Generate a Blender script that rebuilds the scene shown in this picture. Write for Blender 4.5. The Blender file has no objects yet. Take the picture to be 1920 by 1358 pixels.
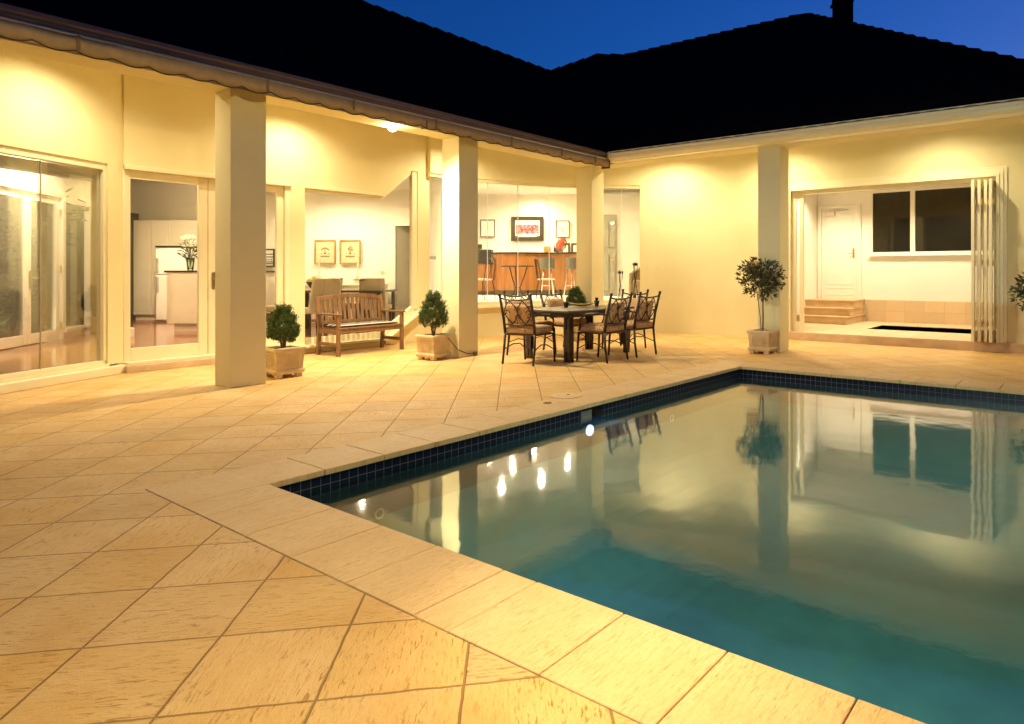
import bpy, math, random
from mathutils import Vector
random.seed(7)
PI = math.pi
sc = bpy.context.scene
COL = sc.collection

# ------------------------------------------------------------------ helpers
YAW = math.radians(34.99)                      # the house stands turned 35 degrees to the camera's axis
FWD = (-math.sin(YAW), math.cos(YAW)); RGT = (math.cos(YAW), math.sin(YAW))
FOC, PPX = 1240.0, 1182.0

def at(a, d):
    """plan point at bearing a (as on the survey picture, 1920 wide) and depth d metres from the survey point"""
    l = (a - PPX) / FOC * d
    return (FWD[0]*d + RGT[0]*l, FWD[1]*d + RGT[1]*l)

WORLD = {}
def tag(o, label=None, cat=None, group=None, kind=None):
    if label: o['label'] = label
    if cat: o['category'] = cat
    if group: o['group'] = group
    if kind: o['kind'] = kind
    return o

def thing(name, label, cat, loc=(0, 0, 0), rz=0, group=None):
    o = bpy.data.objects.new(name, None); COL.objects.link(o)
    o.location = loc; o.rotation_euler = (0, 0, rz); o.empty_display_size = .1
    WORLD[o.name] = (loc[0], loc[1], loc[2], rz)
    return tag(o, label, cat, group)

class MB:
    def __init__(s): s.v = []; s.f = []
    def add(s, vs, fs):
        n = len(s.v); s.v += [tuple(p) for p in vs]; s.f += [tuple(i+n for i in f) for f in fs]; return s
    def bx(s, x0, x1, y0, y1, z0, z1):
        return s.add([(x0,y0,z0),(x1,y0,z0),(x1,y1,z0),(x0,y1,z0),(x0,y0,z1),(x1,y0,z1),(x1,y1,z1),(x0,y1,z1)],
                     [(3,2,1,0),(4,5,6,7),(0,1,5,4),(1,2,6,5),(2,3,7,6),(3,0,4,7)])
    def ob(s, c, size, rz=0):                   # box with centre of base c
        hx, hy = size[0]/2, size[1]/2; co, si = math.cos(rz), math.sin(rz)
        P = [(c[0]+co*x-si*y, c[1]+si*x+co*y) for x, y in ((-hx,-hy),(hx,-hy),(hx,hy),(-hx,hy))]
        return s.prism(P, c[2], c[2]+size[2])
    def prism(s, P, z0, z1):
        n = len(P); a = sum(P[i][0]*P[(i+1)%n][1]-P[(i+1)%n][0]*P[i][1] for i in range(n))
        if a < 0: P = P[::-1]
        vs = [(x,y,z0) for x,y in P]+[(x,y,z1) for x,y in P]
        fs = [tuple(range(n))[::-1], tuple(range(n,2*n))]+[(i,(i+1)%n,n+(i+1)%n,n+i) for i in range(n)]
        return s.add(vs, fs)
    def wall(s, p, q, z0, z1, t, zq=None, off=0):     # outer face on p->q, thickness t to the left; zq=(z0,z1) at q
        dx, dy = q[0]-p[0], q[1]-p[1]; L = math.hypot(dx,dy); nx, ny = -dy/L, dx/L
        a, b = zq if zq else (z0, z1)
        o = lambda pt, k: (pt[0]+nx*k, pt[1]+ny*k)
        p0, q0, q1, p1 = o(p,off), o(q,off), o(q,off+t), o(p,off+t)
        vs = [(*p0,z0),(*q0,a),(*q1,a),(*p1,z0),(*p0,z1),(*q0,b),(*q1,b),(*p1,z1)]
        return s.add(vs, [(3,2,1,0),(4,5,6,7),(0,1,5,4),(1,2,6,5),(2,3,7,6),(3,0,4,7)])
    def strip(s, pts, z0, z1, t, off=0):              # mitred wall along a polyline
        n = len(pts); O = []; I = []
        for i, p in enumerate(pts):
            a = pts[max(i-1,0)]; b = pts[min(i+1,n-1)]
            dx, dy = b[0]-a[0], b[1]-a[1]; L = math.hypot(dx,dy); nx, ny = -dy/L, dx/L
            O.append((p[0]+nx*off, p[1]+ny*off)); I.append((p[0]+nx*(off+t), p[1]+ny*(off+t)))
        for i in range(n-1):
            b = len(s.v)
            s.v += [(*O[i],z0),(*O[i+1],z0),(*I[i+1],z0),(*I[i],z0),(*O[i],z1),(*O[i+1],z1),(*I[i+1],z1),(*I[i],z1)]
            fs = [(3,2,1,0),(4,5,6,7),(0,1,5,4),(2,3,7,6)]
            if i == 0: fs.append((3,0,4,7))
            if i == n-2: fs.append((1,2,6,5))
            s.f += [tuple(k+b for k in f) for f in fs]
        return s
    def bar(s, p, q, w, h=None, up=(0,0,1)):
        p, q = Vector(p), Vector(q); h = h or w; d = (q-p).normalized(); u = Vector(up)
        if abs(d.dot(u)) > .99: u = Vector((0,1,0))
        a = d.cross(u).normalized(); b = a.cross(d).normalized(); a *= w/2; b *= h/2
        vs = [p-a-b, p+a-b, p+a+b, p-a+b, q-a-b, q+a-b, q+a+b, q-a+b]
        return s.add(vs, [(0,1,2,3),(7,6,5,4),(4,5,1,0),(5,6,2,1),(6,7,3,2),(7,4,0,3)])
    def tube(s, path, r, seg=8, closed=False):
        P = [Vector(p) for p in path]; n = len(P); base = len(s.v); prev = None
        for i in range(n):
            if closed: d = P[(i+1)%n]-P[i-1]
            else: d = P[min(i+1,n-1)]-P[max(i-1,0)]
            d.normalize()
            if prev is None:
                u = Vector((0,0,1)) if abs(d.z) < .9 else Vector((1,0,0))
                a = d.cross(u).normalized()
            else: a = (prev - d*prev.dot(d)).normalized()
            prev = a; b = d.cross(a); rr = r[i] if isinstance(r,(list,tuple)) else r
            for k in range(seg):
                t = 2*PI*k/seg; s.v.append(tuple(P[i]+a*math.cos(t)*rr+b*math.sin(t)*rr))
        m = n if closed else n-1
        for i in range(m):
            for k in range(seg):
                i2 = (i+1)%n
                s.f.append((base+i*seg+k, base+i*seg+(k+1)%seg, base+i2*seg+(k+1)%seg, base+i2*seg+k))
        if not closed:
            s.f.append(tuple(base+k for k in range(seg))[::-1]); s.f.append(tuple(base+(n-1)*seg+k for k in range(seg)))
        return s
    def lathe(s, prof, c=(0,0,0), seg=24):
        base = len(s.v); n = len(prof)
        for r, z in prof:
            for k in range(seg):
                t = 2*PI*k/seg; s.v.append((c[0]+r*math.cos(t), c[1]+r*math.sin(t), c[2]+z))
        for i in range(n-1):
            for k in range(seg):
                s.f.append((base+i*seg+k, base+i*seg+(k+1)%seg, base+(i+1)*seg+(k+1)%seg, base+(i+1)*seg+k))
        s.f.append(tuple(base+k for k in range(seg))[::-1]); s.f.append(tuple(base+(n-1)*seg+k for k in range(seg)))
        return s
    def build(s, name, m, parent=None, local=False, bevel=0, smooth=False, bseg=2):
        vs = s.v
        if parent is not None and not local:
            lx, ly, lz, rz = WORLD[parent.name]; co, si = math.cos(-rz), math.sin(-rz)
            vs = [(co*(x-lx)-si*(y-ly), si*(x-lx)+co*(y-ly), z-lz) for x, y, z in vs]
        me = bpy.data.meshes.new(name); me.from_pydata(vs, [], s.f)
        me.materials.append(m); me.update()
        o = bpy.data.objects.new(name, me); COL.objects.link(o)
        if parent is not None:
            o.parent = parent; WORLD[o.name] = WORLD[parent.name]
        else: WORLD[o.name] = (0,0,0,0)
        if smooth:
            for p in me.polygons: p.use_smooth = True
        if bevel:
            b = o.modifiers.new('bevel','BEVEL'); b.width = bevel; b.segments = bseg; b.limit_method = 'ANGLE'; b.angle_limit = math.radians(40)
            for p in me.polygons: p.use_smooth = True
            w = o.modifiers.new('wn','WEIGHTED_NORMAL'); w.keep_sharp = True
        return o

def copy_tree(o, parent=None):
    c = o.copy(); COL.objects.link(c)
    if parent is not None: c.parent = parent
    for ch in list(o.children): copy_tree(ch, c)
    return c

# ------------------------------------------------------------------ materials
def newmat(name):
    m = bpy.data.materials.new(name); m.use_nodes = True
    nt = m.node_tree; nt.nodes.clear()
    out = nt.nodes.new('ShaderNodeOutputMaterial')
    return m, nt, out
def nd(nt, t, ins=None, **attr):
    n = nt.nodes.new(t)
    for k, v in attr.items(): setattr(n, k, v)
    for k, v in (ins or {}).items():
        if isinstance(v, bpy.types.NodeSocket): nt.links.new(v, n.inputs[k])
        else: n.inputs[k].default_value = v
    return n
def mth(nt, op, a, b=None, c=None):
    i = {0: a}
    if b is not None: i[1] = b
    if c is not None: i[2] = c
    return nd(nt, 'ShaderNodeMath', i, operation=op).outputs[0]
def ramp(nt, fac, stops):
    r = nd(nt, 'ShaderNodeValToRGB', {0: fac}); e = r.color_ramp.elements
    while len(e) < len(stops): e.new(.5)
    for el, (p, c) in zip(e, stops): el.position = p; el.color = (*c, 1) if len(c) == 3 else c
    return r.outputs[0]
def mixc(nt, f, a, b, bt='MIX'):
    n = nd(nt, 'ShaderNodeMix', data_type='RGBA', blend_type=bt)
    for k, v in ((0, f), (6, a), (7, b)):
        if isinstance(v, bpy.types.NodeSocket): nt.links.new(v, n.inputs[k])
        else: n.inputs[k].default_value = (*v, 1) if isinstance(v, tuple) and len(v) == 3 else v
    return n.outputs[2]
def pos(nt, obj=True):
    return nd(nt, 'ShaderNodeTexCoord').outputs['Object'] if obj else nd(nt, 'ShaderNodeNewGeometry').outputs['Position']

def simple(name, c, rough=.5, var=.08, nscale=6, bump=.0, bscale=60, metal=0, spec=.5, stretch=(1,1,1), coat=0):
    m, nt, out = newmat(name)
    co = pos(nt)
    mp = nd(nt, 'ShaderNodeMapping', {0: co, 3: stretch}).outputs[0]
    nz = nd(nt, 'ShaderNodeTexNoise', {'Vector': mp, 'Scale': nscale, 'Detail': 5.0}).outputs[0]
    lo = tuple(x*(1-var) for x in c); hi = tuple(min(1, x*(1+var)) for x in c)
    colr = ramp(nt, nz, [(.3, lo), (.7, hi)])
    b = nd(nt, 'ShaderNodeBsdfPrincipled', {'Base Color': colr, 'Roughness': rough, 'Metallic': metal, 'Specular IOR Level': spec, 'Coat Weight': coat})
    if bump:
        n2 = nd(nt, 'ShaderNodeTexNoise', {'Vector': mp, 'Scale': bscale, 'Detail': 4.0}).outputs[0]
        bp = nd(nt, 'ShaderNodeBump', {'Height': n2, 'Strength': bump, 'Distance': .01})
        nt.links.new(bp.outputs[0], b.inputs['Normal'])
    nt.links.new(b.outputs[0], out.inputs[0]); return m

def emit(name, c, s):
    m, nt, out = newmat(name)
    e = nd(nt, 'ShaderNodeEmission', {0: (*c, 1), 1: s}); nt.links.new(e.outputs[0], out.inputs[0]); return m

def glass(name, tint=(.96,.97,.95), ior=1.5, rough=0.0, k=1.0):
    m, nt, out = newmat(name)
    fr = nd(nt, 'ShaderNodeFresnel', {0: ior}).outputs[0]; f = mth(nt, 'MULTIPLY', fr, k)
    t = nd(nt, 'ShaderNodeBsdfTransparent', {0: (*tint, 1)}); g = nd(nt, 'ShaderNodeBsdfGlossy', {'Roughness': rough})
    mx = nd(nt, 'ShaderNodeMixShader', {0: f, 1: t.outputs[0], 2: g.outputs[0]})
    nt.links.new(mx.outputs[0], out.inputs[0]); return m

def render_mat(name, c, bump=.25):
    """painted cement render: fine grain, faint trowel clouds"""
    m, nt, out = newmat(name); co = pos(nt, False)
    big = nd(nt, 'ShaderNodeTexNoise', {'Vector': co, 'Scale': 1.3, 'Detail': 6.0, 'Roughness': .6}).outputs[0]
    colr = ramp(nt, big, [(.3, tuple(x*.93 for x in c)), (.7, c)])
    fine = nd(nt, 'ShaderNodeTexNoise', {'Vector': co, 'Scale': 90.0, 'Detail': 3.0}).outputs[0]
    med = nd(nt, 'ShaderNodeTexNoise', {'Vector': co, 'Scale': 14.0, 'Detail': 3.0}).outputs[0]
    h = mth(nt, 'ADD', fine, mth(nt, 'MULTIPLY', med, .8))
    bp = nd(nt, 'ShaderNodeBump', {'Height': h, 'Strength': bump, 'Distance': .006})
    b = nd(nt, 'ShaderNodeBsdfPrincipled', {'Base Color': colr, 'Roughness': .85, 'Specular IOR Level': .2, 'Normal': bp.outputs[0]})
    nt.links.new(b.outputs[0], out.inputs[0]); return m

def stone_mat(name, c, tiles, pitch=.422, u0=-1.415, v0=2.905):
    """pitted sandstone; with tiles=True laid as square flags on the diagonal with sunk ochre joints"""
    m, nt, out = newmat(name); co = pos(nt, False)
    sx = nd(nt, 'ShaderNodeSeparateXYZ', {0: co}); x, y, z = sx.outputs
    k = .70710678
    u = mth(nt, 'MULTIPLY', mth(nt, 'ADD', x, y), k); v = mth(nt, 'MULTIPLY', mth(nt, 'SUBTRACT', y, x), k)
    if not tiles: u, v, pitch, u0, v0 = x, y, .425, -2.46, 2.32
    wob = nd(nt, 'ShaderNodeTexNoise', {'Vector': co, 'Scale': 9.0, 'Detail': 3.0}).outputs[0]
    w = mth(nt, 'MULTIPLY', mth(nt, 'SUBTRACT', wob, .5), .012)
    us = mth(nt, 'DIVIDE', mth(nt, 'SUBTRACT', mth(nt, 'ADD', u, w), u0), pitch)
    vs = mth(nt, 'DIVIDE', mth(nt, 'SUBTRACT', mth(nt, 'SUBTRACT', v, w), v0), pitch)
    iu, iv = mth(nt, 'FLOOR', us), mth(nt, 'FLOOR', vs)
    cell = nd(nt, 'ShaderNodeCombineXYZ', {0: iu, 1: iv, 2: z if not tiles else 0.0}).outputs[0]
    wn = nd(nt, 'ShaderNodeTexWhiteNoise', {'Vector': cell}, noise_dimensions='3D')
    rnd, rcol = wn.outputs[0], wn.outputs[1]
    if not tiles:
        one = nd(nt, 'ShaderNodeValue'); one.outputs[0].default_value = .5; rnd = one.outputs[0]
        rcol = nd(nt, 'ShaderNodeCombineColor', {0: .5, 1: .5, 2: .5}).outputs[0]
    def streak(a, b, seed):
        vec = nd(nt, 'ShaderNodeCombineXYZ', {0: mth(nt, 'MULTIPLY', a, 17.0), 1: mth(nt, 'MULTIPLY', b, 105.0), 2: mth(nt, 'ADD', mth(nt, 'MULTIPLY', rnd, 37.0), seed)}).outputs[0]
        return nd(nt, 'ShaderNodeTexNoise', {'Vector': vec, 'Scale': 1.0, 'Detail': 5.0, 'Roughness': .68, 'Distortion': .9}).outputs[0]
    pick = mth(nt, 'GREATER_THAN', rnd, .42)
    mixf = nd(nt, 'ShaderNodeMix', {0: pick, 2: streak(u, v, 0.0), 3: streak(v, u, 11.0)}, data_type='FLOAT').outputs[0]
    cloud = nd(nt, 'ShaderNodeTexNoise', {'Vector': co, 'Scale': 3.0, 'Detail': 5.0}).outputs[0]
    grain = nd(nt, 'ShaderNodeTexNoise', {'Vector': co, 'Scale': 140.0, 'Detail': 3.0}).outputs[0]
    dark = tuple(a*b for a, b in zip(c, (.60, .40, .13)))
    lite = tuple(min(1, a*1.08) for a in c)
    base = ramp(nt, mixf, [(.32, lite), (.5, c), (.64, tuple(a*b for a, b in zip(c, (.90,.84,.72))))])
    pits = ramp(nt, mixf, [(.585, (0,0,0)), (.66, (1,1,1))])
    gate = ramp(nt, nd(nt, 'ShaderNodeTexNoise', {'Vector': co, 'Scale': 4.5, 'Detail': 2.0}).outputs[0], [(.36, (.2,.2,.2)), (.58, (1,1,1))])
    pm = mth(nt, 'MULTIPLY', mth(nt, 'MULTIPLY', pits, gate), .95 if tiles else .45)
    colr = mixc(nt, pm, base, dark)
    patch = ramp(nt, cloud, [(.38, (0,0,0)), (.66, (1,1,1))])
    colr = mixc(nt, mth(nt, 'MULTIPLY', patch, .55 if tiles else .3), colr, tuple(a*b for a, b in zip(c, (.86, .70, .40))))
    hsv = nd(nt, 'ShaderNodeHueSaturation', {'Value': mth(nt, 'ADD', .95, mth(nt, 'MULTIPLY', rnd, .10)), 'Saturation': mth(nt, 'ADD', .95, mth(nt, 'MULTIPLY', nd(nt, 'ShaderNodeSeparateColor', {0: rcol}).outputs[1], .08)), 'Color': colr})
    colr = hsv.outputs[0]
    gr = mth(nt, 'ADD', .9, mth(nt, 'MULTIPLY', grain, .2))
    colr = mixc(nt, 1.0, colr, nd(nt, 'ShaderNodeCombineColor', {0: gr, 1: gr, 2: gr}).outputs[0], 'MULTIPLY')
    hgt = mth(nt, 'ADD', mth(nt, 'MULTIPLY', mixf, .5), mth(nt, 'MULTIPLY', grain, .25))
    hgt = mth(nt, 'SUBTRACT', hgt, mth(nt, 'MULTIPLY', pm, .6))
    if tiles:
        def edge(s):
            f = mth(nt, 'FRACT', s); return mth(nt, 'MINIMUM', f, mth(nt, 'SUBTRACT', 1.0, f))
        e = mth(nt, 'MULTIPLY', mth(nt, 'MINIMUM', edge(us), edge(vs)), pitch)
        j = nd(nt, 'ShaderNodeMapRange', {0: e, 1: .002, 2: .0052, 3: 1.0, 4: 0.0}).outputs[0]
        jn = mth(nt, 'MULTIPLY', j, mth(nt, 'ADD', .55, mth(nt, 'MULTIPLY', cloud, .6)))
        colr = mixc(nt, jn, colr, (.29, .145, .026))
        hgt = mth(nt, 'SUBTRACT', hgt, mth(nt, 'MULTIPLY', j, 1.6))
    bp = nd(nt, 'ShaderNodeBump', {'Height': hgt, 'Strength': .8, 'Distance': .005})
    b = nd(nt, 'ShaderNodeBsdfPrincipled', {'Base Color': colr, 'Roughness': .68, 'Specular IOR Level': .3, 'Normal': bp.outputs[0]})
    nt.links.new(b.outputs[0], out.inputs[0]); return m

def wood_mat(name, a, b_, scale=1.0, rough=.35, axis=0, board=0, coat=0):
    m, nt, out = newmat(name); co = pos(nt)
    st = [14, 14, 14]; st[axis] = 1.2
    mp = nd(nt, 'ShaderNodeMapping', {0: co, 3: tuple(s*scale for s in st)}).outputs[0]
    n1 = nd(nt, 'ShaderNodeTexNoise', {'Vector': mp, 'Scale': 1.0, 'Detail': 6.0, 'Distortion': 1.2}).outputs[0]
    colr = ramp(nt, n1, [(.3, a), (.7, b_)])
    if board:
        sp = nd(nt, 'ShaderNodeSeparateXYZ', {0: co}); o = [0, 1, 2]; o.remove(axis)
        s = mth(nt, 'DIVIDE', sp.outputs[o[0]], board); idx = mth(nt, 'FLOOR', s)
        s2 = mth(nt, 'ADD', mth(nt, 'DIVIDE', sp.outputs[axis], board*9), mth(nt, 'MULTIPLY', idx, .37))
        rnd = nd(nt, 'ShaderNodeTexWhiteNoise', {'Vector': nd(nt, 'ShaderNodeCombineXYZ', {0: idx, 1: mth(nt, 'FLOOR', s2), 2: 0.0}).outputs[0]}, noise_dimensions='3D').outputs[0]
        colr = mixc(nt, mth(nt, 'MULTIPLY', rnd, .55), colr, tuple(x*.5 for x in a))
        f = mth(nt, 'FRACT', s); e = mth(nt, 'MINIMUM', f, mth(nt, 'SUBTRACT', 1.0, f))
        j = nd(nt, 'ShaderNodeMapRange', {0: e, 1: .01, 2: .03, 3: .7, 4: 0.0}).outputs[0]
        colr = mixc(nt, j, colr, tuple(x*.25 for x in a))
    b = nd(nt, 'ShaderNodeBsdfPrincipled', {'Base Color': colr, 'Roughness': rough, 'Coat Weight': coat, 'Coat Roughness': .1})
    nt.links.new(b.outputs[0], out.inputs[0]); return m

def leaf_mat(name, a, b_, rough=.5):
    m, nt, out = newmat(name); co = pos(nt)
    n1 = nd(nt, 'ShaderNodeTexNoise', {'Vector': co, 'Scale': 22.0, 'Detail': 3.0}).outputs[0]
    colr = ramp(nt, n1, [(.35, a), (.65, b_)])
    b = nd(nt, 'ShaderNodeBsdfPrincipled', {'Base Color': colr, 'Roughness': rough})
    t = nd(nt, 'ShaderNodeBsdfTranslucent', {0: colr})
    mx = nd(nt, 'ShaderNodeMixShader', {0: .25, 1: b.outputs[0], 2: t.outputs[0]})
    nt.links.new(mx.outputs[0], out.inputs[0]); return m

def tile_mat(name, c, grout, size, axis2, gw=.04, rough=.15, var=.25, shift=(0,0)):
    """square glazed tiles; first coordinate x+y so that it turns corners, second z or y"""
    m, nt, out = newmat(name); co = pos(nt, False)
    sp = nd(nt, 'ShaderNodeSeparateXYZ', {0: co})
    if axis2 == 'z': u, v = mth(nt, 'ADD', sp.outputs[0], sp.outputs[1]), sp.outputs[2]
    else: u, v = sp.outputs[0], sp.outputs[1]
    us = mth(nt, 'DIVIDE', mth(nt, 'ADD', u, shift[0]), size[0]); vs = mth(nt, 'DIVIDE', mth(nt, 'ADD', v, shift[1]), size[1])
    def edge(s):
        f = mth(nt, 'FRACT', s); return mth(nt, 'MINIMUM', f, mth(nt, 'SUBTRACT', 1.0, f))
    e = mth(nt, 'MINIMUM', edge(us), edge(vs))
    j = nd(nt, 'ShaderNodeMapRange', {0: e, 1: gw*.6, 2: gw, 3: 1.0, 4: 0.0}).outputs[0]
    rnd = nd(nt, 'ShaderNodeTexWhiteNoise', {'Vector': nd(nt, 'ShaderNodeCombineXYZ', {0: mth(nt, 'FLOOR', us), 1: mth(nt, 'FLOOR', vs), 2: 0.0}).outputs[0]}, noise_dimensions='3D').outputs[0]
    nz = nd(nt, 'ShaderNodeTexNoise', {'Vector': co, 'Scale': 7.0, 'Detail': 5.0}).outputs[0]
    f = mth(nt, 'ADD', mth(nt, 'MULTIPLY', rnd, .5), mth(nt, 'MULTIPLY', nz, .5))
    colr = ramp(nt, f, [(.2, tuple(x*(1-var) for x in c)), (.8, tuple(min(1, x*(1+var)) for x in c))])
    colr = mixc(nt, j, colr, grout)
    bp = nd(nt, 'ShaderNodeBump', {'Height': mth(nt, 'SUBTRACT', 1.0, j), 'Strength': .4, 'Distance': .003})
    rg = mth(nt, 'ADD', rough, mth(nt, 'MULTIPLY', j, .6))
    b = nd(nt, 'ShaderNodeBsdfPrincipled', {'Base Color': colr, 'Roughness': rg, 'Specular IOR Level': .2, 'Normal': bp.outputs[0]})
    nt.links.new(b.outputs[0], out.inputs[0]); return m

def cushion_mat(name, base, motif, scale=9.0):
    """woven cloth with curling brown scrolls"""
    m, nt, out = newmat(name); co = pos(nt)
    ds = nd(nt, 'ShaderNodeTexNoise', {'Vector': co, 'Scale': scale*.8, 'Detail': 1.0}).outputs[1]
    vec = nd(nt, 'ShaderNodeMix', {0: .12, 4: co, 5: ds}, data_type='VECTOR').outputs[1]
    vo = nd(nt, 'ShaderNodeTexVoronoi', {'Vector': vec, 'Scale': scale}, feature='F1').outputs[0]
    rings = mth(nt, 'SINE', mth(nt, 'MULTIPLY', vo, 26.0))
    f = ramp(nt, rings, [(.15, (0,0,0)), (.6, (1,1,1))])
    nz = nd(nt, 'ShaderNodeTexNoise', {'Vector': co, 'Scale': 6.0, 'Detail': 2.0}).outputs[0]
    gate = ramp(nt, nz, [(.4, (.1,.1,.1)), (.6, (.75,.75,.75))])
    colr = mixc(nt, mth(nt, 'MULTIPLY', f, gate), base, motif)
    wv = nd(nt, 'ShaderNodeTexNoise', {'Vector': co, 'Scale': 300.0}).outputs[0]
    bp = nd(nt, 'ShaderNodeBump', {'Height': wv, 'Strength': .2, 'Distance': .002})
    b = nd(nt, 'ShaderNodeBsdfPrincipled', {'Base Color': colr, 'Roughness': .9, 'Specular IOR Level': .1, 'Normal': bp.outputs[0]})
    nt.links.new(b.outputs[0], out.inputs[0]); return m

def stripe_mat(name, a, b_, axis=0, freq=22.0):
    m, nt, out = newmat(name); co = pos(nt)
    sp = nd(nt, 'ShaderNodeSeparateXYZ', {0: co})
    s = mth(nt, 'SINE', mth(nt, 'MULTIPLY', sp.outputs[axis], freq*2*PI/2))
    colr = ramp(nt, s, [(.45, a), (.55, b_)])
    b = nd(nt, 'ShaderNodeBsdfPrincipled', {'Base Color': colr, 'Roughness': .9})
    nt.links.new(b.outputs[0], out.inputs[0]); return m

def water_mat(name, wave=.02, k=1.0, tint=(.82,.95,.93), turbid=.27):
    m, nt, out = newmat(name); co = pos(nt, False)
    n1 = nd(nt, 'ShaderNodeTexNoise', {'Vector': co, 'Scale': 2.2, 'Detail': 2.0}).outputs[0]
    n2 = nd(nt, 'ShaderNodeTexNoise', {'Vector': co, 'Scale': 24.0, 'Detail': 2.0}).outputs[0]
    h = mth(nt, 'ADD', n1, mth(nt, 'MULTIPLY', n2, .06))
    bp = nd(nt, 'ShaderNodeBump', {'Height': h, 'Strength': wave, 'Distance': .1})
    fr = nd(nt, 'ShaderNodeFresnel', {0: 1.33, 'Normal': bp.outputs[0]}).outputs[0]
    f = mth(nt, 'MULTIPLY', fr, k)
    t = nd(nt, 'ShaderNodeBsdfTransparent', {0: (*tint, 1)})
    d1 = nd(nt, 'ShaderNodeBsdfDiffuse', {0: (.045,.085,.07,1)}); d2 = nd(nt, 'ShaderNodeBsdfTranslucent', {0: (.12,.27,.25,1)})
    d = nd(nt, 'ShaderNodeMixShader', {0: .6, 1: d1.outputs[0], 2: d2.outputs[0]})
    body = nd(nt, 'ShaderNodeMixShader', {0: turbid, 1: t.outputs[0], 2: d.outputs[0]})
    g = nd(nt, 'ShaderNodeBsdfGlossy', {'Color': (1,1,1,1), 'Roughness': .055, 'Normal': bp.outputs[0]})
    mx = nd(nt, 'ShaderNodeMixShader', {0: f, 1: body.outputs[0], 2: g.outputs[0]})
    nt.links.new(mx.outputs[0], out.inputs[0]); return m

def crowd_mat(name):
    """team photograph: rows of small figures in claret and pale blue"""
    m, nt, out = newmat(name); co = pos(nt)
    sp = nd(nt, 'ShaderNodeSeparateXYZ', {0: co})
    vec = nd(nt, 'ShaderNodeCombineXYZ', {0: mth(nt, 'MULTIPLY', sp.outputs[0], 26.0), 1: mth(nt, 'MULTIPLY', sp.outputs[2], 22.0), 2: 0.0}).outputs[0]
    vo = nd(nt, 'ShaderNodeTexVoronoi', {'Vector': vec, 'Scale': 1.0, 'Randomness': .35}); d, c = vo.outputs[0], vo.outputs[1]
    r = nd(nt, 'ShaderNodeSeparateColor', {0: c}).outputs[0]
    body = ramp(nt, r, [(.2, (.20,.02,.03)), (.5, (.35,.06,.06)), (.8, (.35,.30,.40))])
    colr = mixc(nt, ramp(nt, d, [(.2, (1,1,1)), (.32, (0,0,0))]), body, (.62,.38,.28))
    b = nd(nt, 'ShaderNodeBsdfPrincipled', {'Base Color': colr, 'Roughness': .4}); nt.links.new(b.outputs[0], out.inputs[0]); return m

M = {}
M['wall'] = render_mat('cream_render', (.81, .715, .39))
M['trim'] = simple('cream_paint', (.82, .73, .45), rough=.35, var=.03, nscale=3)
M['white'] = simple('white_paint', (.82, .79, .70), rough=.4, var=.03, nscale=3)
M['inwall'] = simple('interior_paint', (.84, .80, .70), rough=.7, var=.02, nscale=2)
M['inceil'] = simple('ceiling_paint', (.80, .76, .68), rough=.8, var=.02)
M['pave'] = stone_mat('paving_stone', (.66, .43, .155), True)
M['coping'] = stone_mat('coping_stone', (.67, .46, .20), False)
M['sand'] = simple('sandstone_trim', (.62, .44, .24), rough=.75, var=.12, nscale=5, bump=.3)
M['pot'] = simple('cast_stone_pot', (.66, .50, .26), rough=.8, var=.14, nscale=9, bump=.35, bscale=70)
M['mortar'] = simple('mortar', (.30, .18, .06), rough=.9)
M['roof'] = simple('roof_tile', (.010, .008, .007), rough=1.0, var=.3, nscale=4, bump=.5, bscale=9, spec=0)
M['gutter'] = simple('brown_gutter', (.13, .085, .06), rough=.4, var=.1)
M['awn'] = simple('awning_canvas', (.46, .30, .12), rough=.85, var=.1, nscale=12, bump=.15, bscale=200)
M['awnedge'] = simple('awning_binding', (.06, .035, .02), rough=.8)
M['alu'] = simple('aluminium', (.55, .48, .40), rough=.35, metal=.8, var=.05)
M['bronze'] = simple('bronze_metal', (.045, .028, .018), rough=.42, var=.25, nscale=14, metal=.3)
M['black'] = simple('black_metal', (.018, .015, .013), rough=.45, var=.2)
M['tabtop'] = simple('stone_table_top', (.065, .05, .03), rough=.28, var=.35, nscale=18)
M['cush'] = cushion_mat('scroll_cushion', (.58, .37, .18), (.15, .06, .025))
M['teak'] = wood_mat('teak', (.15, .075, .03), (.26, .14, .055), axis=2, rough=.5)
M['teakx'] = wood_mat('teak_rail', (.15, .075, .03), (.26, .14, .055), axis=1, rough=.5)
M['stripe'] = stripe_mat('striped_cushion', (.035,.025,.02), (.62,.52,.36), axis=0, freq=26)
M['floor'] = wood_mat('jarrah_floor', (.24, .07, .028), (.44, .16, .065), axis=1, rough=.16, board=.085, scale=.6, coat=.4)
M['barwood'] = wood_mat('bar_veneer', (.27, .105, .03), (.40, .17, .05), axis=2, rough=.3, scale=.5)
M['darkwood'] = simple('dark_top', (.03, .022, .016), rough=.25, var=.2)
M['kick'] = simple('plinth_grey', (.10, .085, .05), rough=.5)
M['glass'] = glass('window_glass', k=.5)
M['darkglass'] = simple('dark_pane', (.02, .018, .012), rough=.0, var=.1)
M['tile'] = tile_mat('pool_tile', (.004, .005, .014), (.14, .14, .17), (.0655, .0655), 'z', gw=.035, shift=(0,.036), rough=.45)
M['darktile'] = simple('dark_pool_tile', (.006,.008,.014), rough=.5)
M['pool'] = simple('pool_plaster', (.055, .165, .135), rough=.8, var=.15, nscale=3)
M['water'] = water_mat('water_surface', wave=.022, k=1.55)
M['spawater'] = water_mat('spa_water', wave=.03)
M['waintile'] = tile_mat('wainscot_tile', (.66, .49, .29), (.56, .40, .22), (.40, .40), 'z', gw=.012, rough=.5, var=.08, shift=(.1,.01))
M['paleflag'] = tile_mat('pale_flag', (.66, .50, .30), (.42, .28, .14), (.42, .42), 'y', gw=.012, rough=.6, var=.08)
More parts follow.
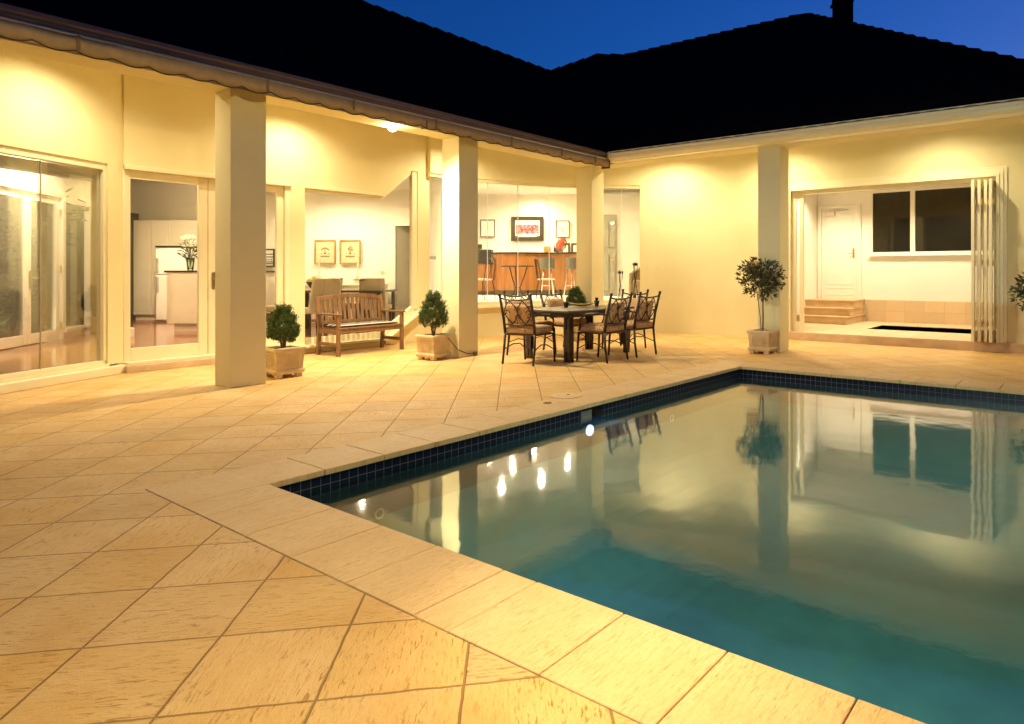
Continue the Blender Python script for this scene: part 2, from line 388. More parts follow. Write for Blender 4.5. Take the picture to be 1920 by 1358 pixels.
M['conifer'] = leaf_mat('conifer_leaf', (.045, .085, .020), (.15, .20, .05))
M['bay'] = leaf_mat('bay_leaf', (.022, .042, .012), (.075, .098, .030), rough=.35)
M['gleaf'] = leaf_mat('garden_leaf', (.04, .065, .022), (.12, .15, .055))
M['soil'] = simple('soil', (.035, .022, .012), rough=.95, bump=.6, bscale=40)
M['bark'] = simple('bark', (.16, .10, .05), rough=.85, var=.3, nscale=30, bump=.4, stretch=(4,4,1))
M['lamp'] = emit('lamp_lens', (1, .80, .5), 8)
M['bulb'] = emit('bulb_glass', (1, .82, .55), 60)
M['lampin'] = emit('room_lamp_lens', (1, .86, .64), 220)
M['alclens'] = emit('alcove_lamp_lens', (1, .86, .64), 800)
M['poollamp'] = emit('pool_lamp_lens', (.24, .34, 1), 3.0)
M['fabric'] = simple('beige_upholstery', (.54, .45, .29), rough=.9, var=.08, nscale=8, bump=.2, bscale=150)
M['chrome'] = simple('chrome', (.75, .72, .66), rough=.18, metal=1, var=.02)
M['steel'] = simple('brushed_steel', (.50, .48, .44), rough=.35, metal=.9, var=.05)
M['cab'] = simple('cabinet_paint', (.70, .64, .52), rough=.4, var=.02)
M['fridge'] = simple('white_enamel', (.74, .73, .70), rough=.3, var=.02)
M['paper'] = simple('picture_mount', (.80, .77, .66), rough=.6, var=.03)
M['gilt'] = simple('gilt_frame', (.38, .24, .06), rough=.4, var=.2, nscale=20)
M['ink'] = simple('ink_print', (.22, .17, .06), rough=.6, var=.3, nscale=30)
M['printbg'] = simple('print_paper', (.62, .54, .34), rough=.6, var=.15, nscale=25)
M['darkframe'] = simple('dark_frame', (.055, .040, .022), rough=.35, var=.2)
M['crowd'] = crowd_mat('team_photo')
M['petal'] = simple('white_petal', (.85, .84, .72), rough=.5, var=.05)
M['lemon'] = simple('yellow_fruit', (.75, .62, .12), rough=.4, var=.1)
M['redglass'] = simple('red_art_glass', (.45, .09, .05), rough=.15, var=.4, nscale=20)
M['vase'] = glass('vase_glass', tint=(.86,.92,.84), ior=1.45)
M['leather'] = simple('tan_leather', (.40, .29, .16), rough=.45, var=.1)
M['brass'] = simple('brass', (.62, .45, .18), rough=.28, metal=.9, var=.05)
M['copperplaque'] = simple('brown_plaque', (.28, .18, .09), rough=.5, var=.2)
M['greymetal'] = simple('grey_seat', (.16, .15, .12), rough=.4, var=.1)
M['earth'] = simple('ground_earth', (.10, .085, .05), rough=.95, var=.3, bump=.4)
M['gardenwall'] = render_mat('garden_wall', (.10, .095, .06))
M['greydoor'] = simple('grey_green_paint', (.42, .40, .30), rough=.45, var=.03)
M['wire'] = simple('black_cable', (.05, .03, .02), rough=.6)
M['wick'] = simple('candle_wax', (.75, .62, .38), rough=.5, var=.05)
M['crushstone'] = M['sand']

# ------------------------------------------------------------------ camera, sky
cam = bpy.data.cameras.new('camera'); co = bpy.data.objects.new('camera', cam); COL.objects.link(co)
co.location = (0, 0, 1.25); co.rotation_euler = (PI/2, 0, YAW)
cam.sensor_width = 36; cam.lens = FOC/1920*36
cam.shift_x = (960-PPX)/1920; cam.shift_y = -(679-511)/1920
cam.clip_start = .05; cam.clip_end = 2000
sc.camera = co
w = bpy.data.worlds.new('World'); sc.world = w; w.use_nodes = True
nt = w.node_tree; bg = nt.nodes['Background']
sky = nt.nodes.new('ShaderNodeTexSky'); sky.sky_type = 'NISHITA'; sky.sun_disc = False
sky.sun_elevation = math.radians(0.4); sky.sun_rotation = math.radians(12); sky.ozone_density = 6.2
nt.links.new(sky.outputs[0], bg.inputs[0]); bg.inputs[1].default_value = .15
vs = sc.view_settings; vs.view_transform = 'Standard'; vs.look = 'None'; vs.exposure = 1.85; vs.gamma = 1; vs.use_curve_mapping = False
sc.render.engine = 'CYCLES'
cy = sc.cycles
cy.use_denoising = True; cy.max_bounces = 10; cy.diffuse_bounces = 5; cy.glossy_bounces = 5; cy.transparent_max_bounces = 24
cy.transmission_bounces = 6; cy.sample_clamp_indirect = 20; cy.sample_clamp_direct = 0; cy.caustics_reflective = False; cy.caustics_refractive = False
cy.use_adaptive_sampling = True; cy.adaptive_threshold = .015; cy.blur_glossy = .5

# ------------------------------------------------------------------ ground, paving, pool
PN = dict(NL=(-4.01,1.95), FL=(-3.86,8.06), FR=(3.2,8.06), NR=(3.2,1.95))        # pool edge
CO = dict(NL=(-4.47,1.515), FL=(-4.30,8.49), FR=(3.65,8.49), NR=(3.65,1.515))    # outer edge of coping
OUT = [(-26,-9),(12,-9),(12,20),(-26,20)]
def ring(o4, i4, z):
    m = MB()
    for k in range(4):
        a, b = o4[k], o4[(k+1)%4]; c, d = i4[(k+1)%4], i4[k]
        m.add([(*a,z),(*b,z),(*c,z),(*d,z)], [(0,1,2,3)])
    return m
inner = [CO['NL'], CO['NR'], CO['FR'], CO['FL']]
tag(ring(OUT, inner, 0).build('paving', M['pave']), kind='structure')
tag(ring([(-600,-600),(600,-600),(600,600),(-600,600)], OUT, -.03).build('ground', M['earth']), kind='structure')

pool = thing('swimming_pool', 'rectangular swimming pool with dark blue waterline tiles set in sandstone paving', 'swimming pool', (-3.9,1.9,0))
pe = [PN['NL'], PN['NR'], PN['FR'], PN['FL']]
ring(inner, pe, -.012).build('bedding', M['mortar'], pool)
cop = MB()
def lerp(a, b, t): return (a[0]+(b[0]-a[0])*t, a[1]+(b[1]-a[1])*t)
def coping_run(o0, o1, i0, i1, cuts):
    g = .002
    for a, b in zip(cuts[:-1], cuts[1:]):
        L = math.hypot(o1[0]-o0[0], o1[1]-o0[1]); e = g/L
        P = [lerp(o0,o1,a+e), lerp(o0,o1,b-e), lerp(i0,i1,b-e), lerp(i0,i1,a+e)]
        cop.prism(P, -.036, .004+random.uniform(-.0008,.0008))
def cuts_from(vals, lo, hi): return [0]+[(v-lo)/(hi-lo) for v in vals if lo+.12 < v < hi-.12]+[1]
shr = lambda p, dx, dy: (p[0]+dx, p[1]+dy)
ins = .02
# left run (between the corner stones), near run, far run, right run
coping_run((-4.455,1.96),(-4.307,8.05),(-4.01+ins,1.96),(-3.86+ins,8.05), cuts_from([2.32+.42*k for k in range(15)],1.96,8.05))
coping_run((-4.468,1.518),(3.6,1.518),(-4.462,1.95+ins),(3.6,1.95+ins), [0]+[(v+4.468)/8.068 for v in [-4.0,-3.72,-3.3,-2.88,-2.46,-2.03,-1.84,-1.41,-.99,-.57,-.15,.27,.69,1.11,1.53,1.95,2.37,2.79,3.2]]+[1])
coping_run((-4.303,8.487),(3.6,8.487),(-4.306,8.06-ins),(3.6,8.06-ins), [0]+[(v+4.3)/7.9 for v in [-3.88,-3.48,-3.06,-2.62,-2.22,-1.83,-1.66,-1.24,-.82,-.4,.02,.44,.86,1.28,1.7,2.12,2.54,2.96,3.2]]+[1])
coping_run((3.62,1.98),(3.62,8.03),(3.18,1.98),(3.18,8.03), [k/14 for k in range(15)])
cop.build('coping', M['coping'], pool, bevel=.006)
# shell and tile band
SK = (4.83, 5.14)                                # skimmer mouth
def px(y): return -4.01 + (y-1.95)/(8.06-1.95)*.15 - .012     # plane of the left wall
tb = MB()
zt, zb = -.036, -.1665
for y0, y1, z0, z1 in ((1.93,SK[0],zb,zt),(SK[1],8.075,zb,zt),):
    tb.add([(px(y0),y0,z0),(px(y1),y1,z0),(px(y1),y1,z1),(px(y0),y0,z1)],[(0,1,2,3)])
tb.add([(-3.87,8.075,zb),(3.215,8.075,zb),(3.215,8.075,zt),(-3.87,8.075,zt)],[(0,1,2,3)])
tb.add([(3.215,1.935,zb),(3.215,8.075,zb),(3.215,8.075,zt),(3.215,1.935,zt)],[(0,1,2,3)])
tb.add([(-4.02,1.935,zb),(3.215,1.935,zb),(3.215,1.935,zt),(-4.02,1.935,zt)],[(0,1,2,3)])
tb.build('tile_band', M['tile'], pool)
dk = MB(); z_d = -.42
for a, b in (((px(1.93)-.001,1.93),(px(8.075)-.001,8.075)),((-3.87,8.076),(3.215,8.076)),((3.216,8.075),(3.216,1.935)),((3.215,1.934),(-4.02,1.934))):
    dk.add([(*a,z_d),(*b,z_d),(*b,zb),(*a,zb)],[(0,1,2,3)])
dk.build('lower_tile', M['darktile'], pool)
sh = MB(); zf = -.8
for a, b in (((px(1.93),1.93),(px(8.075),8.075)),((-3.87,8.077),(3.215,8.077)),((3.217,8.075),(3.217,1.935)),((3.215,1.933),(-4.02,1.933))):
    sh.add([(*a,zf),(*b,zf),(*b,z_d),(*a,z_d)],[(0,1,2,3)])
cv = []                                          # coved edge between walls and floor
for k in range(13):
    t_ = PI/2*k/12; cv.append((1.3*(1-math.cos(t_)), zf-.75*math.sin(t_)))
def rect(e): return [(px(1.93)+e,1.933+e),(3.217-e,1.933+e),(3.217-e,8.077-e),(px(8.075)+e,8.077-e)]
for (e0,z0_),(e1,z1_) in zip(cv[:-1],cv[1:]):
    A_, B_ = rect(e0), rect(e1)
    for k in range(4): sh.add([(*A_[k],z0_),(*A_[(k+1)%4],z0_),(*B_[(k+1)%4],z1_),(*B_[k],z1_)],[(0,1,2,3)])
B_ = rect(1.3); sh.add([(*q_,zf-.75) for q_ in B_],[(0,1,2,3)])
sh.build('shell', M['pool'], pool, smooth=True)
sk = MB(); x0 = px(4.98)
sk.bx(x0-.22,x0-.20,SK[0],SK[1],-.215,zt); sk.bx(x0-.2,x0,SK[0]-.012,SK[0],-.215,zt); sk.bx(x0-.2,x0,SK[1],SK[1]+.012,-.215,zt)
sk.bx(x0-.2,x0,SK[0],SK[1],zt,zt+.01); sk.bx(x0-.2,x0-.002,SK[0],SK[1],-.225,-.215)
sk.build('skimmer_box', M['black'], pool)
MB().bx(x0-.03,x0-.02,SK[0]+.03,SK[1]-.12,-.17,-.07).build('skimmer_flap', M['greymetal'], pool)
def disc_x(r, x, y, z, t, seg=24):
    m = MB(); P = [(r*math.cos(2*PI*k/seg), r*math.sin(2*PI*k/seg)) for k in range(seg)]
    m.add([(x,y+a,z+b) for a,b in P]+[(x+t,y+a,z+b) for a,b in P], [tuple(range(seg))[::-1], tuple(range(seg,2*seg))]+[(i,(i+1)%seg,seg+(i+1)%seg,seg+i) for i in range(seg)])
    return m
pl = disc_x(.06, px(4.93)-.005, 4.93, -.25, .03).build('pool_light', M['steel'], pool)
disc_x(.050, px(4.93)+.024, 4.93, -.25, .012).build('lens', M['poollamp'], pl)
for yy, zz_ in ((2.72, -.40), (6.4,-.40)):
    c = MB(); c.tube([(px(yy)+.006, yy+.032*math.cos(2*PI*k/18), zz_+.032*math.sin(2*PI*k/18)) for k in range(18)], .007, 6, closed=True)
    c.build('return_fitting', M['white'], pool, smooth=True)
wat = MB(); n = 1
wat.add([(-4.04,1.935,-.13),(3.215,1.935,-.13),(3.215,8.075,-.13),(-3.875,8.075,-.13)],[(0,1,2,3)])
tag(wat.build('water', M['water']), kind='structure')

# skimmer lid and cap in the paving
sl = thing('skimmer_lid', 'round sandstone coloured skimmer lid set flush in the paving beside the pool', 'cover', (-4.36,5.1,0))
MB().lathe([(.165,.001),(.165,.007),(.155,.010),(.02,.011)], seg=32).build('lid', M['coping'], sl, local=True)
MB().lathe([(.018,.0105),(.018,.014),(.012,.015)], (.0,.03,0), seg=12).build('finger_hole', M['mortar'], sl, local=True)
cp_ = MB().lathe([(.04,.004),(.04,.009),(.035,.011)], seg=20).build('drain_cap', M['mortar']); cp_.location = (-4.27,4.72,0)
tag(cp_, 'small round brown drain cap in the coping near the skimmer lid', 'drain cap')

# ------------------------------------------------------------------ the house
house = thing('house', 'single storey cream rendered house with dark tiled roof wrapping round the pool', 'house', (-10, 11.9, 0))
F0 = (-7.74, -1.0); F1 = (-9.98, 3.15)
FX = -9.95
ARC_C = (-5.75, 7.75); ARC_R = 4.10
def arc(a, r=ARC_R): return (ARC_C[0]-r*math.cos(a), ARC_C[1]+r*math.sin(a))
def arcs(a0, a1, n=8, r=ARC_R): return [arc(a0+(a1-a0)*k/n, r) for k in range(n+1)]
RY = 11.85; ZC = 3.74
ud = ((F1[0]-F0[0]), (F1[1]-F0[1])); LB = math.hypot(*ud); ud = (ud[0]/LB, ud[1]/LB)
def bay(s): return (F1[0]-ud[0]*s, F1[1]-ud[1]*s)        # s metres back from the corner along the slanted bay
T = .24
def hwall(p, q, z0, z1, t=T, m='wall', nm='wall', **k): return MB().wall(p, q, z0, z1, t, **k).build(nm, M[m], house)
# --- slanted bay at the left: sill wall, head wall, corner post
hwall(F0, F1, 2.58, ZC)
hwall(bay(.21), F1, .12, 2.58)
sl_ = MB().wall(F0, F1, 0, .10, T+.1, off=-.10)
sl_.build('sill', M['trim'], house, bevel=.008)
hwall(F0, bay(.21), .10, .13, t=.2, m='trim', nm='sill', off=-.02)
# --- straight wall with the glazed doors, the pier, the bench window and the raked window
D1, D2 = (FX,3.15), (FX,5.25)
hwall((FX,3.15), (FX,7.75), 3.06, ZC)
hwall((FX,3.15), (FX,6.84), 2.56, 3.06)
hwall((FX,5.25), (FX,5.47), .0, 2.56)
MB().wall((FX,6.84),(FX,7.42),2.56,3.06,T,zq=(3.058,3.06)).build('wall', M['wall'], house)
MB().wall((FX,6.84),(FX,7.42),0,.12,T,zq=(0,.54)).build('wall', M['wall'], house)
hwall((FX,7.42), (FX,7.55), 0, .54)
hwall((FX,7.55), (FX,7.80), 0, 3.06)
hwall((FX,5.47), (FX,6.84), 0, .10)
# thresholds and ledges
MB().wall((FX,3.13),(FX,5.25),0,.085,T+.16,off=-.16).build('doorstep', M['sand'], house, bevel=.006)
MB().wall((FX,3.15),(FX,5.25),.085,.125,T+.1,off=-.09).build('threshold', M['trim'], house, bevel=.006)
MB().wall((FX,5.20),(FX,6.86),.095,.135,.25,off=-.13).build('sill', M['trim'], house, bevel=.006)
MB().wall((FX,6.86),(FX,7.55),.095,.135,.25,zq=(.53,.57),off=-.13).build('sill', M['trim'], house, bevel=.006)
MB().wall((FX,6.86),(FX,7.55),.02,.095,.15,zq=(.455,.53),off=-.06).build('sill', M['wall'], house)
for y0, y1 in ((3.15,5.25),(5.47,6.84)):
    MB().wall((FX,y0),(FX,y1),2.545,2.60,.06,off=-.035).build('head_moulding', M['trim'], house, bevel=.006)
# --- curved wall with the bow window
A0, A1 = math.radians(1.0), math.radians(61.5)
MB().strip(arcs(0, PI/2, 30), 3.06, ZC, T).build('wall', M['wall'], house)
MB().strip(arcs(0, A1, 24), 0, .56, T).build('wall', M['wall'], house)
MB().strip(arcs(A1, PI/2, 12), 0, 3.06, T).build('wall', M['wall'], house)
# --- wall with the folding-door opening
OL, OR_ = -4.62, -1.25
hwall((-5.75,RY), (OL,RY), 0, ZC); hwall((OL,RY), (OR_,RY), 2.76, ZC); hwall((OR_,RY), (7,RY), 0, ZC)
mo = MB()
for w_, d_ in ((.15,.022),(.10,.036),(.045,.05)):
    mo.bx(OL-w_,OR_+w_,RY-d_,RY-d_+.03,2.76,2.76+w_); mo.bx(OR_,OR_+w_,RY-d_,RY-d_+.03,.0,2.76); mo.bx(OL-w_,OL,RY-d_,RY-d_+.03,.0,2.76)
mo.build('architrave', M['trim'], house, bevel=.004)
# --- pillars, beams, veranda ceiling
def pillar(x0, x1, y0, y1): return MB().bx(x0,x1,y0,y1,0,3.24).build('pillar', M['wall'], house, bevel=.006)
pillar(-7.99,-7.62,-.25,.12); pillar(-7.99,-7.62,3.37,3.745); pillar(-7.99,-7.62,6.50,6.87); pillar(-8.06,-7.69,9.72,10.09)
pillar(-4.38,-4.01,9.80,10.17); pillar(-.2,.17,9.80,10.17); pillar(3.9,4.27,9.80,10.17)
MB().prism([(-7.99,-6),(-7.62,-6),(-7.62,9.80),(7,9.80),(7,10.17),(-7.99,10.17)],3.241,3.53).prism([(-7.985,-6),(-7.94,-6),(-7.94,10.12),(7,10.12),(7,10.165),(-7.985,10.165)],3.53,3.76).build('beam', M['wall'], house)
MB().prism([(-10.4,-6),(-7.98,-6),(-7.98,10.16),(7,10.16),(7,12.2),(-10.4,12.2)],ZC-.002,ZC+.05).build('ceiling', M['inceil'], house)
# --- gutters and fascia
def ogee(a, z): return [(0,0),(.05,-.002),(.085,.03),(.10,.07),(.115,.10),(.12,.15),(.105,.15),(.10,.12),(.0,.12)]
gm = MB(); prof = [(0,.0),(.05,.0),(.085,.025),(.10,.06),(.10,.085),(.12,.105),(.12,.15),(.105,.15),(.105,.11),(0,.11)]
n = len(prof)
gm.add([(-7.15,9.62-a,3.265+b) for a,b in prof]+[(7,9.62-a,3.265+b) for a,b in prof],
       [tuple(range(n)), tuple(range(n,2*n))[::-1]]+[(i,n+i,n+(i+1)%n,(i+1)%n) for i in range(n)])
gm.build('gutter', M['trim'], house)
MB().bx(-7.2,7,9.62,9.80,3.25,3.40).build('fascia', M['trim'], house)
gm = MB()
gm.add([(-7.32+a,-6,3.30+b*.8) for a,b in prof]+[(-7.32+a,9.52,3.30+b*.8) for a,b in prof],
       [tuple(range(n))[::-1], tuple(range(n,2*n))]+[(i,(i+1)%n,n+(i+1)%n,n+i) for i in range(n)])
gm.build('gutter', M['gutter'], house)
MB().bx(-7.62,-7.32,-6,9.7,3.25,3.40).build('fascia', M['gutter'], house)
# --- roofs
PM = .68
def zr(dist): return 3.40+PM*dist
RX = -11.75; RL = -7.2-RX; RZ = zr(RL)
RYr = 15.35; RW = RYr-9.5; RZr = zr(RW); RXR = -5.65
Lc = (-7.2,9.5,3.40)
rf = MB()
vY = 9.5+RL
rf.add([(-7.2,-8,3.40),(-7.2,9.5,3.40),(RX,vY,RZ),(RX,-8,RZ),(RX-4.55,-8,3.40),(RX-4.55,vY+5,3.40),(RX,vY+1.6,RZ)],
       [(0,1,2,3),(3,6,5,4),(3,2,6)])
xe = RXR+RW
rf.add([(-7.2,9.5,3.40),(xe,9.5,3.40),(RXR,RYr,RZr),(-11.55,RYr,RZr),(RX,vY,RZ),(xe,RYr+RW,3.40),(-11.55-3.4,RYr+RW*.7,RZr-2.6),(-12.4,RYr+1.2,RZr-.1)],
       [(0,1,2,3,4),(1,5,2),(4,3,7,6),(3,2,5,6,7)])
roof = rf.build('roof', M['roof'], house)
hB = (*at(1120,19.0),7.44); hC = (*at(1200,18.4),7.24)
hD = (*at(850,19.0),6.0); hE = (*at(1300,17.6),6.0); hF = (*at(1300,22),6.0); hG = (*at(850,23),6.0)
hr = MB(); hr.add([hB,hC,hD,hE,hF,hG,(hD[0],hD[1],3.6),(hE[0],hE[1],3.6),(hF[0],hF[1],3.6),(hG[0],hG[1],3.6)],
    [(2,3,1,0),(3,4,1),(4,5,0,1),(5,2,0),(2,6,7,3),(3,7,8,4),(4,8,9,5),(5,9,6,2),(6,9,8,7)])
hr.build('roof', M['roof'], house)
def caps(p, q, nm='ridge_cap'):
    p, q = Vector(p), Vector(q); L = (q-p).length; k = int(L/.36); m = MB(); d = (q-p)/k
    for i in range(k):
        a = p+d*i; b = p+d*(i+1.12)
        m.tube([a+Vector((0,0,-.02)), b+Vector((0,0,-.02))], [.125,.085], 8)
    return m.build(nm, M['roof'], roof)
caps(hB, hD); caps(hB, hC); caps((RX,-8,RZ),(RX,vY,RZ)); caps((-11.55,RYr,RZr),(RXR,RYr,RZr)); caps((xe,9.5,3.40),(RXR,RYr,RZr))
# eave course of tiles: rounded ends showing over the gutter
ec = MB(); N_ = 560
for k in range(N_+1):
    x = -7.1+k*.025; r_ = .010*abs(math.sin(PI*x/.235))
    ec.v += [(x,9.50,3.395+r_),(x,9.80,3.612+r_),(x,9.50,3.385),(x,9.80,3.60)]
for k in range(N_):
    a = 4*k; ec.f += [(a,a+4,a+5,a+1),(a+2,a+6,a+4,a)]
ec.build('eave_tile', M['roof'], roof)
# chimney flue on the right-hand roof, cowl overhanging to the left
c0 = at(1580, 16.6)
fl = thing('roof_flue', 'dark square flue with a flat cowl standing on the right roof ridge', 'chimney', (c0[0],c0[1],6.9), YAW)
MB().bx(-.2,.2,-.2,.2,0,1.06).build('shaft', M['roof'], fl, local=True)
MB().bx(-.25,.21,-.22,.22,1.06,1.12).bx(-.21,.2,-.2,.2,1.12,1.6).build('cowl', M['roof'], fl, local=True)
# --- unseen eave behind the camera is added further down to carry lamps
# --- interior shell
FL = .17; FB = .64
fac_low = [F0,(-9.9,3.15),(-9.9,7.75)]
MB().prism([(-8.02,-1.0),(-10.2,3.2),(-10.12,3.2),(-10.12,8.0),(-10.12,13.5),(-22,13.5),(-22,-1.0)],-.2,FL).build('floor', M['floor'], house)
pa = arcs(0, PI/2, 24, ARC_R+.12)
MB().prism(pa+[(-5.4,12.0),(-5.4,22),(-18,22),(-18,9.6),at(800,14.55),(-10.13,7.75)],.0,FB).build('floor', M['inwall'], house)
def iw(p, q, z0, z1, t=.1, m='inwall', nm='inner_wall', **k): return MB().wall(p, q, z0, z1, t, **k).build(nm, M[m], house)
# ceilings
MB().prism([(-7.9,-1.0),(-10.2,3.2),(-10.2,5.3),at(452,10.4),at(452,16),at(225,17),(-22,3),(-22,-1)],3.40,3.5).build('ceiling', M['inceil'], house)
MB().prism([(-10.19,4.6),(-10.19,7.85),at(812,15),at(440,16),at(452,10.2)],3.08,3.2).build('ceiling', M['inceil'], house)
MB().prism(arcs(0,PI/2,24,ARC_R+.2)+[(-5.4,12.1),(-5.4,22),(-18,22),(-16,9.6),at(812,15),(-10.15,7.8)],3.56,3.7).build('ceiling', M['inceil'], house)
# kitchen
iw(at(228,11.4), at(238,15.8), FL, 3.4)
iw(at(200,15.8), at(480,15.8), FL, 3.4)
iw(at(455,15.8), at(458,11.2), FL, 3.4)
# dining
iw(at(459,14.65), at(741,14.65), FL, 3.08)
iw(at(741,14.65), at(790,14.65), 2.28, 3.08)
iw(at(790,14.65), at(850,14.65), FL, 3.08)
# partition dining / bar, ending behind the second pillar
iw(at(850,18.5), (-10.16,7.78), FL, 3.56, t=.12)
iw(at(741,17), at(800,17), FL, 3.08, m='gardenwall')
# bar and hall
iw(at(820,19.6), at(1118,19.6), FB, 3.56); iw(at(1112,19.6), at(1112,17.1), FB, 3.56); iw(at(1112,17.1), at(1420,17.1), FB, 3.56)
iw((-5.45,17.2),(-5.45,12.1),FB,3.56)
# living room: straight wall with garden doors, curved bay beyond
Lf = [at(-420,6.0), at(-60,8.35)]
iw(at(-420,5.2), at(-105,8.05), FL, 3.4)
iw(at(-105,8.05), at(118,10.67), 2.52, 3.4)
crv = [at(118,10.67), at(124,10.85), at(140,11.25), at(158,11.5), at(178,11.55), at(196,11.45), at(222,10.9)]
MB().strip(crv, 2.45, 3.4, .1).build('inner_wall', M['inwall'], house)
MB().strip(crv, FL, .32, .22).build('inner_wall', M['inwall'], house)
MB().strip(crv[:2], .32, 2.45, .1).build('inner_wall', M['inwall'], house)
MB().strip(crv[3:], .32, 2.45, .1).build('inner_wall', M['inwall'], house)
MB().strip(crv[:5], 2.40, 2.48, .03, off=-.03).build('head_moulding', M['white'], house)
MB().strip(crv[:5], .29, .335, .16, off=-.05).build('sill', M['white'], house)
iw((-7.9,-1.0), (-20,-1.0), 0, 3.4)
# --- alcove (covered spa room)
ax0, ax1, ay1 = -5.33, -.3, 15.3
SP = (-3.62, -.9, 13.2, 14.35)
af = MB()
af.bx(ax0,ax1,RY-.07,SP[2],-.05,.15); af.bx(ax0,ax1,SP[3],ay1+.3,-.05,.15); af.bx(ax0,SP[0],SP[2],SP[3],-.05,.15); af.bx(SP[1],ax1,SP[2],SP[3],-.05,.15)
af.build('floor', M['paleflag'], house)
MB().bx(ax0+.6,ax1-.5,RY-.082,RY-.07,.0,.13).build('riser', M['sand'], house)
MB().bx(ax0,ax1,ay1,ay1+.2,.15,3.3).build('inner_wall', M['inwall'], house)
MB().bx(ax0-.1,ax0,RY+T,ay1+.2,.15,3.3).build('inner_wall', M['inwall'], house); MB().bx(ax1,ax1+.1,RY+T,ay1+.2,.15,3.3).build('inner_wall', M['inwall'], house)
MB().bx(ax0-.1,ax1+.1,RY+T,ay1+.2,3.2,3.3).build('ceiling', M['inceil'], house)
MB().bx(-4.22,ax1,ay1-.022,ay1,.15,.635).build('wainscot', M['waintile'], house)
MB().bx(ax0,ax0+.02,RY+T+.02,13.93,.15,.635).build('wainscot', M['waintile'], house)
st = MB()
for k, (yf, xr) in enumerate(((13.95,-4.25),(14.22,-4.25),(14.49,-4.25))):
    z1 = .15+.165*(k+1)
    st.bx(ax0+.002,xr,yf+.02,ay1-.001,z1-.165 if k else .151,z1-.03); st.bx(ax0+.002,xr+.02,yf,ay1-.001,z1-.03,z1)
st.build('step', M['sand'], house, bevel=.004)
spa = thing('plunge_spa', 'dark sunken plunge spa in the pale floor of the open alcove', 'spa', (-2.3,13.2,.15))
s_ = MB(); s_.bx(SP[0],SP[1],SP[2],SP[3],-.7,-.68)
for a in ((SP[0]-.01,SP[0],SP[2],SP[3]),(SP[1],SP[1]+.01,SP[2],SP[3]),(SP[0],SP[1],SP[2]-.01,SP[2]),(SP[0],SP[1],SP[3],SP[3]+.01)): s_.bx(*a,-.7,.14)
s_.build('shell', M['tile'], spa)
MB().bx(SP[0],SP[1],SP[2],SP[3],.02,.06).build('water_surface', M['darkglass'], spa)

# ------------------------------------------------------------------ windows and doors of the house
def pane(parent, p, q, z0, z1, off, t=.008, zq=None): return MB().wall(p, q, z0, z1, t, off=off, zq=zq).build('pane', M['glass'], parent)
# left bay: frameless glazing, two joints seen
bw = MB().wall(F0, bay(.21), 2.50, 2.58, .10, off=.02).wall(F0, bay(.21), .13, .175, .08, off=.03).wall(bay(.25), bay(.21), .175, 2.50, .10, off=.02).build('window', M['trim'], house, bevel=.004)
js = [4.6, 3.3, 1.98, .98, .25]
import itertools
for a, b in zip(js[:-1], js[1:]): pane(bw, bay(a-.003), bay(b+.003), .175, 2.50, .06)
for a in js[1:-1]: MB().wall(bay(a+.004), bay(a-.004), .175, 2.50, .012, off=.056).build('glass_joint', M['alu'], bw)
MB().wall(F0, bay(.26), 2.36, 2.49, .09, off=.10).build('blind', M['cab'], bw)
# glazed doors
def glazed_door(y0, y1, ls, rs, handle):
    d = MB()
    d.wall((FX,y0),(FX,y0+ls),.125,2.54,.05,off=.05); d.wall((FX,y1-rs),(FX,y1),.125,2.54,.05,off=.05)
    d.wall((FX,y0+ls),(FX,y1-rs),.125,.285,.05,off=.05); d.wall((FX,y0+ls),(FX,y1-rs),2.44,2.54,.05,off=.05)
    o = d.build('door', M['trim'], house, bevel=.004)
    pane(o, (FX,y0+ls), (FX,y1-rs), .285, 2.44, .072)
    if handle is not None:
        h = MB(); h.bx(FX-.048,FX-.04,handle-.02,handle+.02,1.02,1.25); h.tube([(FX-.04,handle,1.16),(FX+.01,handle,1.16),(FX+.012,handle+.1,1.16)],.009,8)
        h.build('handle', M['brass'], o)
glazed_door(3.165, 4.125, .07, .11, None); glazed_door(4.135, 5.165, .13, .10, 4.20)
MB().wall((FX,5.165),(FX,5.25),.125,2.545,.12,off=.0).build('door_frame', M['trim'], house, bevel=.004)
# window behind the bench
w1 = MB().wall((FX,5.47),(FX,6.84),.135,.235,.07,off=.03).wall((FX,5.47),(FX,6.84),2.50,2.545,.07,off=.03).wall((FX,5.47),(FX,5.49),.235,2.50,.07,off=.03).build('window', M['trim'], house, bevel=.003)
pane(w1, (FX,5.49), (FX,6.835), .235, 2.50, .06)
w2 = MB().wall((FX,6.845),(FX,7.5),.14,.24,.07,zq=(.58,.68),off=.03).build('window', M['trim'], house)
MB().wall((FX,6.845),(FX,7.42),2.50,2.555,.07,zq=(3.0,3.056),off=.03).build('head_frame', M['trim'], w2)
MB().wall((FX,7.45),(FX,7.55),.60,3.056,.07,off=.02).build('mullion', M['trim'], w2)
pane(w2, (FX,6.845), (FX,7.45), .235, 2.51, .06, zq=(.655,3.03))
